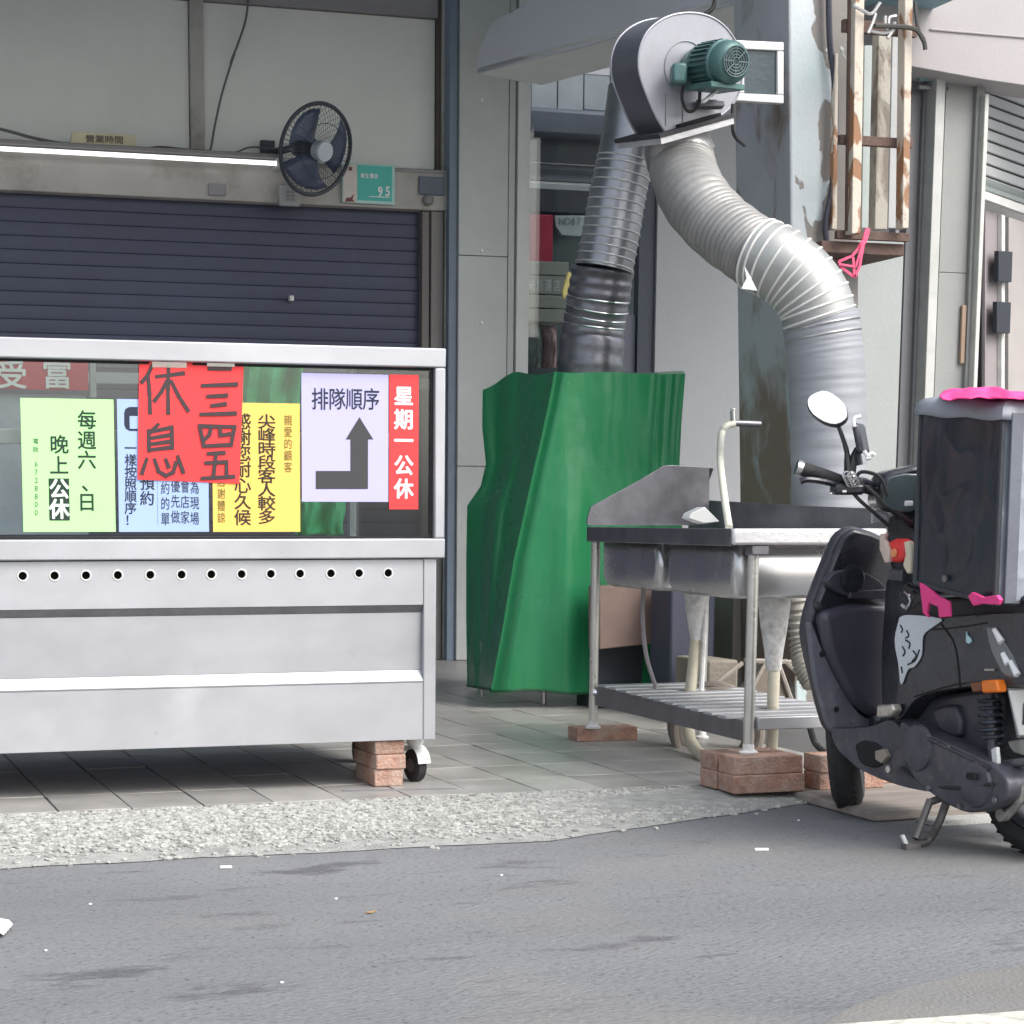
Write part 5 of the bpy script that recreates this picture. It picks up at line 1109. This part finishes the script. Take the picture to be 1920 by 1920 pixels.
fpl([(1890, 1290), (1994, 1284), (2007, 1378), (1909, 1384)], .87, .006, mat('grey_plate_frame', (.3, .31, .32), .4), 'plate_frame', par=pl_, bev=.003)
mb = MB(); cpl = SF(1934, 1338, .883); put(mb, 'N', cpl, .075, .075, ux=-tv if (-tv).dot(R) > 0 else tv, uz=ZZ, bold=.01, latin=True); mb.build('lettering', INK, pl_)
# engine and drive cover
cv = spl(sm2([(1688,1352),(1702,1362),(1760,1386),(1820,1414),(1868,1440),(1888,1466),(1884,1498),(1856,1516),(1815,1524),(1775,1508),(1745,1488),(1715,1462),(1692,1420),(1682,1385)], 3), .17, .09, BLK3, 'drive_cover', bev=.02, seg=4)
mb = MB(); mb.tube(smoothpath([ST(1700, 1364, .172), ST(1760, 1394, .172), ST(1820, 1422, .172), ST(1856, 1440, .172)], 4), .006, 8); mb.build('cover_rib', BLK2, cv, smooth=True)
MB().lathe(ST(1722, 1402, .168), tv, [(0, .062), (.008, .058), (.012, .045)], 32).build('clutch_boss', BLK3, cv, smooth=True)
MB().lathe(ST(1832, 1470, .168), tv, [(0, .06), (.010, .055), (.014, .04)], 32).build('clutch_boss', BLK3, cv, smooth=True)
MB().obox(ST(1822, 1456, .19), [s, tv, ZZ], (.016, .006, .008)).build('cover_slot', HOLE, cv, bevel=.002)
spl(sm2([(1745,1330),(1790,1322),(1800,1380),(1760,1370)], 2), .11, .04, BLK2, 'air_box', bev=.01)
# shock absorber
shk = MB().tube([ST(1856, 1300, .12), ST(1862, 1440, .12)], .012, 12).build('shock_absorber', BLK3, sc, smooth=True)
mb = MB(); P0, P1 = ST(1856, 1310, .12), ST(1860, 1392, .12); hel = []
for i in range(110):
    t_ = i/109; th = t_*2*math.pi*6; hel.append(P0*(1-t_)+P1*t_ + s*math.cos(th)*.026 + tv*math.sin(th)*.026)
mb.tube(hel, .005, 6); mb.build('spring', mat('spring_dark', (.05, .06, .08), .35, .5), shk, smooth=True)
spl([(1857, 1404), (1868, 1400), (1871, 1432), (1860, 1438)], .15, .012, WHT, 'shock_cap', bev=.004)
# hub bits
spl(sm2([(1880,1455),(1905,1438),(1930,1450),(1930,1495),(1900,1500)], 2), .10, .03, mat('dirty_alloy', (.33, .33, .31), .45, .6, var=.3, scale=30), 'hub_bracket', bev=.006)
mb = MB(); mb.tube(smoothpath([ST(1918, 1470, .12), ST(1912, 1500, .12), ST(1896, 1520, .12), ST(1888, 1528, .12)], 4), [.011]*13, 8); mb.lathe(ST(1887, 1527, .11), tv, [(0, .017), (.02, .017)], 14); mb.build('brake_arm', mat('dirty_alloy', (1, 1, 1)), sc, smooth=True)
# centre stand
STD = mat('dull_stand', (.16, .15, .145), .5, .5, var=.3, scale=20)
mb = MB(); g0, g1_ = onZ(1738, 1577, -.018), onZ(1702, 1584, -.018); tw = onP(1776, 1500, g0, F)
mb.tube(smoothpath([tw, tw*.45+g0*.55+s*.01, g0, g1_], 4), .011, 8); mb.tube([onP(1744, 1500, g0, F), g0*.4+g1_*.6+ZZ*.012], .010, 8); mb.tube([tw+V((0, 0, .01)), onP(1744, 1504, g0, F)], .010, 8); mb.box(g1_+V((-.012, -.012, -.012)), g1_+V((.03, .012, .004))); cst = mb.build('centre_stand', STD, sc, smooth=True)
mb = MB(); mb.tube([onP(1692, 1566, g1_, F), onP(1699, 1583, g1_, F)], .006, 8); mb.build('stand_tip', WHT, cst, smooth=True)
# seams, cables and small fixings
def seam(pts, c, nm='panel_seam'):
    mb = MB(); mb.tube(smoothpath([ST(x, y, c) for x, y in pts], 4), .0022, 5); mb.build(nm, HOLE, sc)
seam([(1700, 1172), (1745, 1180), (1800, 1176), (1850, 1168)], .151); seam([(1760, 1164), (1790, 1210), (1800, 1288)], .151); seam([(1715, 1306), (1790, 1284), (1870, 1276)], .151)
mb = MB()
for pts in ([(1600, 905, 5.2), (1615, 885, 5.2), (1650, 895, 5.18), (1665, 930, 5.17)], [(1592, 915, 5.18), (1612, 938, 5.18), (1640, 962, 5.18), (1665, 985, 5.2)], [(1608, 902, 5.2), (1640, 925, 5.16), (1660, 950, 5.16)]):
    mb.tube(smoothpath([onD(*p) for p in pts], 5), .005, 6)
mb.build('control_cable', RUB, sc, smooth=True)
for (x, y) in [(1700, 1390), (1742, 1478), (1800, 1512), (1866, 1500), (1850, 1440), (1780, 1402)]: MB().lathe(ST(x, y, .171), tv, [(0, .008), (.005, .007)], 8).build('bolt', STEELD, sc, smooth=True)
spl(sm2([(1888,1390),(1920,1386),(1940,1400),(1936,1418),(1900,1412)], 2), .11, .02, mat('dirty_alloy', (1, 1, 1)), 'hub_arm', bev=.004)
spl(sm2([(1878,1425),(1930,1420),(1934,1432),(1884,1440)], 2), .12, .02, STEELD, 'hub_arm', bev=.004)
spl(sm2([(1880,1410),(1912,1404),(1916,1426),(1890,1436)], 2), .10, .02, RUB, 'damper_mount', bev=.004)
mb = MB(); mb.tube(smoothpath([ST(1690, 1440, .155), ST(1740, 1470, .16), ST(1800, 1478, .175), ST(1860, 1470, .178)], 5), .005, 6); mb.build('rear_brake_cable', RUB, sc, smooth=True)
# muffler side hint behind wheel
mb = MB(); mb.tube([ST(1850, 1475, -.15), ST(1990, 1450, -.15)], .05, 16); mb.build('muffler', BLK3, sc, smooth=True)
# handlebar cowl, grips, levers, mirror, phone holder, instrument screen
DH = Fc.dot(F) + .0
def HD(x, y, D=5.25): return onD(x, y, D)
mb = MB(); mb.tube(smoothpath([HD(1688, 962, 5.3), HD(1668, 946, 5.28), HD(1640, 922, 5.26), HD(1600, 910, 5.24), HD(1575, 902, 5.22)], 5), .014, 10); mb.tube(smoothpath([HD(1690, 958, 5.3), HD(1660, 925, 5.28), HD(1625, 905, 5.25), HD(1590, 900, 5.22)], 5), .011, 8); hb = mb.build('handlebar', BLK, sc, smooth=True)
mb = MB(); mb.tube([HD(1578, 903, 5.22), HD(1540, 890, 5.2), HD(1500, 878, 5.18)], [.017, .018, .0185], 14); gr = mb.build('grip', RUB, hb, smooth=True)
mb = MB(); mb.tube([HD(1503, 879, 5.18), HD(1493, 876, 5.18)], .0205, 14); mb.build('bar_end', STEELP, gr, smooth=True)
mb = MB(); mb.tube(smoothpath([HD(1578, 912, 5.19), HD(1545, 903, 5.17), HD(1515, 899, 5.16), HD(1500, 903, 5.16)], 4), [.008]*13, 8); mb.build('brake_lever', mat('dark_lever', (.05, .05, .06), .3, .6), hb, smooth=True)
MB().obox(HD(1588, 918, 5.2), [R, F, ZZ], (.04, .03, .014)).build('switch_block', BLK, hb, bevel=.008)
MB().obox(HD(1583, 921, 5.165), [R, F, ZZ], (.005, .004, .003)).build('switch_button', PWHITE, hb)
mb = MB(); mb.tube(smoothpath([HD(1592, 905, 5.2), HD(1590, 870, 5.2), HD(1586, 840, 5.2), HD(1572, 798, 5.2)], 4), [.013, .013, .013, .012, .011, .010, .008, .007, .007, .006, .006, .006, .006], 8); ms = mb.build('mirror_stem', BLK, hb, smooth=True)
mq = HD(1552, 764, 5.2); mn = (CAM-mq).normalized(); mn = (mn + ZZ*.55 - R*.1).normalized()
mir = sm2([(1513,752),(1518,742),(1541,732),(1562,738),(1584,757),(1590,775),(1586,788),(1568,797),(1545,792),(1523,777),(1514,762)], 2)
def onM(x, y): return onP(x, y, mq, mn)
MB().prism([onM(x, y) for x, y in mir], -mn*.02).build('mirror_shell', BLK, hb, bevel=.006)
cen = onM(1552, 765); MB().prism([cen + (onM(x, y)-cen)*.95 + mn*.001 for x, y in mir], mn*.0015).build('mirror_glass', mat('mirror_sky_white', (.95, .96, .97), .25, .4, var=0, bump=0), hb)  # near-white base colour carries the reflected sky
ph = MB().obox(HD(1614, 822, 5.17), [(R*.5+F*.86).normalized(), (R*.86-F*.5).normalized(), (ZZ*.97-R*.22).normalized()], (.035, .010, .04)).build('phone_holder', BLK2, hb, bevel=.01)
for pts in [[(1602, 800), (1600, 790), (1604, 783), (1614, 781)], [(1620, 845), (1628, 856), (1634, 850), (1640, 854)], [(1624, 860), (1632, 858)]]:
    MB().tube(smoothpath([HD(x, y, 5.13) for x, y in pts], 3), .0055, 8).build('clamp_tip', PWHITE, ph, smooth=True)
mb = MB(); mb.tube(smoothpath([HD(1610, 842, 5.2), HD(1600, 862, 5.2), HD(1596, 890, 5.2)], 3), .012, 8); mb.tube([HD(1608, 850, 5.18), HD(1612, 872, 5.18)], .009, 8); mb.build('holder_arm', BLK, ph, smooth=True)
mb = MB()
for k in range(6): mb.ring(HD(1588+k*3, 893+(k % 3)*6, 5.17), (R*.5+ZZ*.3-F).normalized(), .012, .0035, 14, 6)
mb.build('clamp_knob', STEELP, ph, smooth=True)
# instrument cowl with glossy screen
cwl = sm2([(1645,940),(1650,905),(1662,886),(1690,878),(1740,876),(1745,960),(1720,990),(1680,965),(1655,955)], 3)
MB().prism([onD(x, y, 5.2) for x, y in cwl], F*.12).build('instrument_cowl', BLK, sc, bevel=.02, seg=3)
MB().prism([onD(x, y, 5.18) for x, y in sm2([(1656,935),(1662,905),(1674,892),(1722,888),(1730,915),(1722,955),(1690,960),(1665,950)], 2)], F*.012).build('screen', mat('dark_glossy_screen', (.10, .13, .14), .08, var=.3, scale=4, bump=0, coat=.6), sc, bevel=.004)
MB().obox(onD(1704, 944, 5.15), [R, F, ZZ], (.011, .004, .007)).build('screen_glint', PWHITE, sc, bevel=.003)  # white chip put in as a highlight on the glossy screen
MB().prism([onD(x, y, 5.35) for x, y in [(1637, 952), (1661, 960), (1660, 976), (1637, 981)]], F*.02).build('front_sticker', mat('grey_sticker', (.50, .50, .55), .4), sc)
# key area behind the bag
MB().prism([ST(x, y, .06) for x, y in sm2([(1662, 955), (1720, 985), (1740, 1050), (1735, 1130), (1690, 1130), (1665, 1060), (1655, 1005)], 2)], -tv*.12).build('steering_cover', BLK, sc, bevel=.02)
mb = MB(); mb.tube(smoothpath([ST(1690, 1110, .09), ST(1700, 1112, .10), ST(1708, 1126, .10), ST(1700, 1140, .10), ST(1692, 1134, .10)], 3), .006, 8); mb.build('luggage_hook', STEELP, sc, smooth=True)
MB().obox(ST(1684, 1078, .10), [s, tv, ZZ], (.03, .01, .016)).build('ignition_plate', BLK3, sc, bevel=.004)
# red and cream charm hanging at the steering column
ch = thing('red_charm', ST(1675, 1060, .13), 'red and cream toy charm hanging under the scooter handlebar', 'charm')
MB().prism([ST(x, y, .13) for x, y in sm2([(1662, 1018), (1675, 1010), (1692, 1014), (1696, 1040), (1686, 1052), (1664, 1052)], 2)], -tv*.04).build('charm_body', mat('bright_red_plastic', (.85, .05, .05), .4), ch, bevel=.01)
MB().prism([ST(x, y, .14) for x, y in [(1648, 1002), (1660, 1000), (1656, 1010), (1666, 1030), (1666, 1054), (1658, 1056), (1648, 1030)]], -tv*.015).build('charm_wing', mat('cream_pink_wing', (.72, .60, .52), .5), ch, bevel=.004)
MB().prism([ST(x, y, .14) for x, y in [(1694, 1016), (1704, 1014), (1708, 1030), (1707, 1074), (1700, 1076), (1692, 1060), (1697, 1040)]], -tv*.015).build('charm_wing', mat('cream_wing', (.74, .68, .52), .5), ch, bevel=.004)
MB().lathe(ST(1677, 1037, .132), tv, [(0, .012), (.004, .010)], 14).build('charm_face', mat('orange_spot', (.9, .35, .15), .5), ch)

# ================================================================== DELIVERY BAG
bgt = thing('delivery_bag', ST(1790, 1120, 0), 'large square black insulated delivery bag with grey lid strapped on the scooter seat', 'bag')
f0 = SF(1850, 1128, .72)
# corners: front-left, rear-left from image; right side extends out of frame
cRL_b = ST(1866, 1132, .2); cRL_t = V((cRL_b.x, cRL_b.y, 0)) + ZZ*ST(1860, 776, .2).z; cFL_b = ST(1716, 1092, .2); cFL_t = V((cFL_b.x, cFL_b.y, 0)) + ZZ*ST(1725, 765, .2).z
wd = -tv*.46
def softface(p00, p10, p11, p01, n1, n2, bulge, nrm_, wr=.004):
    rows = []
    for i in range(n2+1):
        v_ = i/n2; row_ = []
        for j in range(n1+1):
            u_ = j/n1; p = (p00*(1-u_)+p10*u_)*(1-v_)+(p01*(1-u_)+p11*u_)*v_
            e = max(0, math.sin(math.pi*u_)*math.sin(math.pi*v_)); q_ = V((p.dot(s)*4, p.dot(tv)*4, p.z*2.2))
            crease = 1-abs(noise.noise(q_*1.7+V((3, 1, 7))))*2.2; crease2 = 1-abs(noise.noise(q_*4.1))*2.4
            p = p + nrm_*(bulge*e**.6 + wr*2.2*e**.3*(noise.noise(q_*1.1)*2+.9*max(0, crease)**3+.45*max(0, crease2)**3))
            row_.append(p)
        rows.append(row_)
    return rows
MB().grid(softface(cFL_b, cRL_b, cRL_t, cFL_t, 60, 90, .012, tv, .004)).build('side_face', BAGM, bgt, smooth=True)
MB().grid(softface(cRL_b, cRL_b+wd, cRL_t+wd, cRL_t, 70, 90, .012, s, .004)).build('rear_face', BAGG, bgt, smooth=True)
MB().grid(softface(cFL_b, cFL_b+wd, cFL_t+wd, cFL_t, 8, 8, .0, s)).build('front_face', BAGM, bgt, smooth=True)
MB().grid(softface(cFL_b+wd, cRL_b+wd, cRL_t+wd, cFL_t+wd, 8, 8, .0, s)).build('far_face', BAGM, bgt, smooth=True)
MB().grid(softface(cFL_b, cRL_b, cRL_b+wd, cFL_b+wd, 8, 8, .0, ZZ)).build('bottom_face', BAGM, bgt)
MB().grid(softface(cFL_t, cRL_t, cRL_t+wd, cFL_t+wd, 22, 22, .028, ZZ, .004)).build('lid', mat('grey_lid_fabric', (.30, .32, .36), .55, var=.15, scale=7, bump=.4, bscale=14), bgt, smooth=True)
lb0 = [cFL_t+tv*.014-s*.01, cRL_t+tv*.014+s*.014, cRL_t+wd+s*.014, cFL_t+wd-s*.01]
LIDM = MATS['grey_lid_fabric']; rows = []
for zz_, sc_ in ((-.018, 1.0), (-.003, 1.0), (.010, .985), (.022, .93), (.030, .8)):
    cen_ = sum(lb0, V((0, 0, 0)))/4; rr_ = []
    for i in range(4):
        a, b_ = lb0[i], lb0[(i+1) % 4]
        for j in range(10):
            p = a*(1-j/10)+b_*(j/10); p = cen_ + (p-cen_)*sc_ + ZZ*(zz_+.0025*math.sin(j*1.3+i*2)); rr_.append(p)
    rr_.append(rr_[0].copy()); rows.append(rr_)
MB().grid(rows).build('lid_skirt', LIDM, bgt, smooth=True, solid=.003)
mb = MB()
for a, b_ in [(cFL_t, cRL_t), (cRL_t, cRL_t+wd), (cRL_b, cRL_t), (cFL_b, cFL_t), (cFL_b, cRL_b), (cRL_b, cRL_b+wd)]: mb.tube([a, (a+b_)/2, b_], .007, 8)
mb.build('piping', mat('dark_piping', (.045, .05, .06), .5), bgt, smooth=True)
q1 = cRL_b + s*.013 - tv*.012; q2 = cRL_t + s*.013 - tv*.012
MB().prism([q1, q1-tv*.035, q2-tv*.035, q2], s*.006).build('corner_strap', mat('grey_strap', (.13, .14, .17), .5), bgt, bevel=.002)
MB().lathe(ST(1772, 1085, .213), tv, [(0, .009), (.003, .009)], 14).build('press_stud', STEELD, bgt)
# pink cloth on lid
rows = []
for i in range(41):
    row_ = []
    for j in range(81):
        u_, v_ = j/80, i/40; x = 1766 + 250*u_ + 14*noise.noise(V((v_*3, 1, 1))); D = 4.97 - .30*v_ + .05*noise.noise(V((u_*7, v_*3, 5)))
        hump = math.sin(math.pi*min(1, v_*.85+.12))*(.35+.65*math.sin(math.pi*min(1, u_*1.2+.15)))
        cr = (1-abs(noise.noise(V((u_*5, v_*2.2, 3))))*2.2)
        y = 753 - 4*v_ - 20*hump - 5*max(0, cr)*hump + 5*noise.noise(V((u_*9, v_*4, 8)))
        row_.append(onD(x, y, D))
    rows.append(row_)
tag(MB().grid(rows).build('pink_cloth', PINK, smooth=True, solid=.003), 'crumpled hot pink cloth lying on top of the delivery bag', 'cloth')
# pink strap loops under the bag
mb = MB(); mb.prism([ST(x, y, .21) for x, y in [(1723, 1092), (1735, 1098), (1758, 1118), (1778, 1128), (1780, 1156), (1760, 1158), (1758, 1138), (1740, 1130), (1736, 1150), (1740, 1158), (1730, 1150)]], -tv*.01)
tag(mb.build('pink_strap', PINK, bevel=.002), 'folded pink strap hanging below the front corner of the delivery bag', 'strap')
mb = MB(); mb.prism([ST(x, y, .23) for x, y in [(1814, 1118), (1822, 1110), (1842, 1120), (1868, 1116), (1874, 1124), (1870, 1134), (1840, 1132), (1824, 1136)]], -tv*.012)
tag(mb.build('pink_strap', PINK, bevel=.002), 'small pink strap end peeking out under the rear corner of the bag', 'strap')

# ================================================================== LITTER
def butt(x, y, l, w_, ang, nm, lbl, cat, m):
    p = onZ(x, y, -.03+.004); d = (R*math.cos(ang)+F*math.sin(ang)).normalized(); o = MB().tube([p-d*l/2, p+d*l/2], w_, 8).build(nm, m, smooth=True); tag(o, lbl, cat)
butt(1428, 1593, .034, .0042, .0, 'cigarette_butt', 'white cigarette butt on the road in front of the sink bricks', 'litter', PWHITE)
butt(424, 1626, .028, .0038, .05, 'cigarette_butt', 'white cigarette butt on the road below the cabinet', 'litter', PWHITE)
p = onZ(694, 1711, -.028); tag(MB().prism([p+R*(-.012), p+R*.0+F*.008, p+R*.014+F*.004+ZZ*.004, p+R*.004-F*.008], (0, 0, .0012)).build('dry_leaf', mat('dry_leaf', (.42, .26, .10), .7)), 'tiny dry brown leaf on the road near the middle', 'leaf')
for (x, y, lbl) in [(86, 1782, 'white crumb on the road at lower left'), (169, 1695, 'white speck on the road left of the dry leaf'), (630, 1685, 'white speck on the road just left above the dry leaf'), (1497, 1538, 'white pebble on the road near the scooter front wheel'), (940, 1641, 'white speck on the road below the gravel'), (528, 1842, 'faint white speck near the bottom of the road')]:
    p = onZ(x, y, -.028); o = MB().add([p+V((v.x*random.uniform(.003, .005), v.y*.003, v.z*.0025)) for v in iv], ifc).build('pebble', PWHITE); tag(o, lbl, 'pebble')
rows = []
cp = onZ(-4, 1752, -.03)
for i in range(9): rows.append([cp + R*(-.05+.07*j/8) + F*(.06-.1*i/8) + ZZ*(.006+.022*abs(math.sin(i*1.7+j*1.1))*math.sin(math.pi*(j+.5)/9)) for j in range(9)])
tag(MB().grid(rows).build('paper_scrap', PWHITE, solid=.002), 'crumpled white paper scrap at the left edge of the road', 'litter')

bpy.data.objects.remove(TOB)
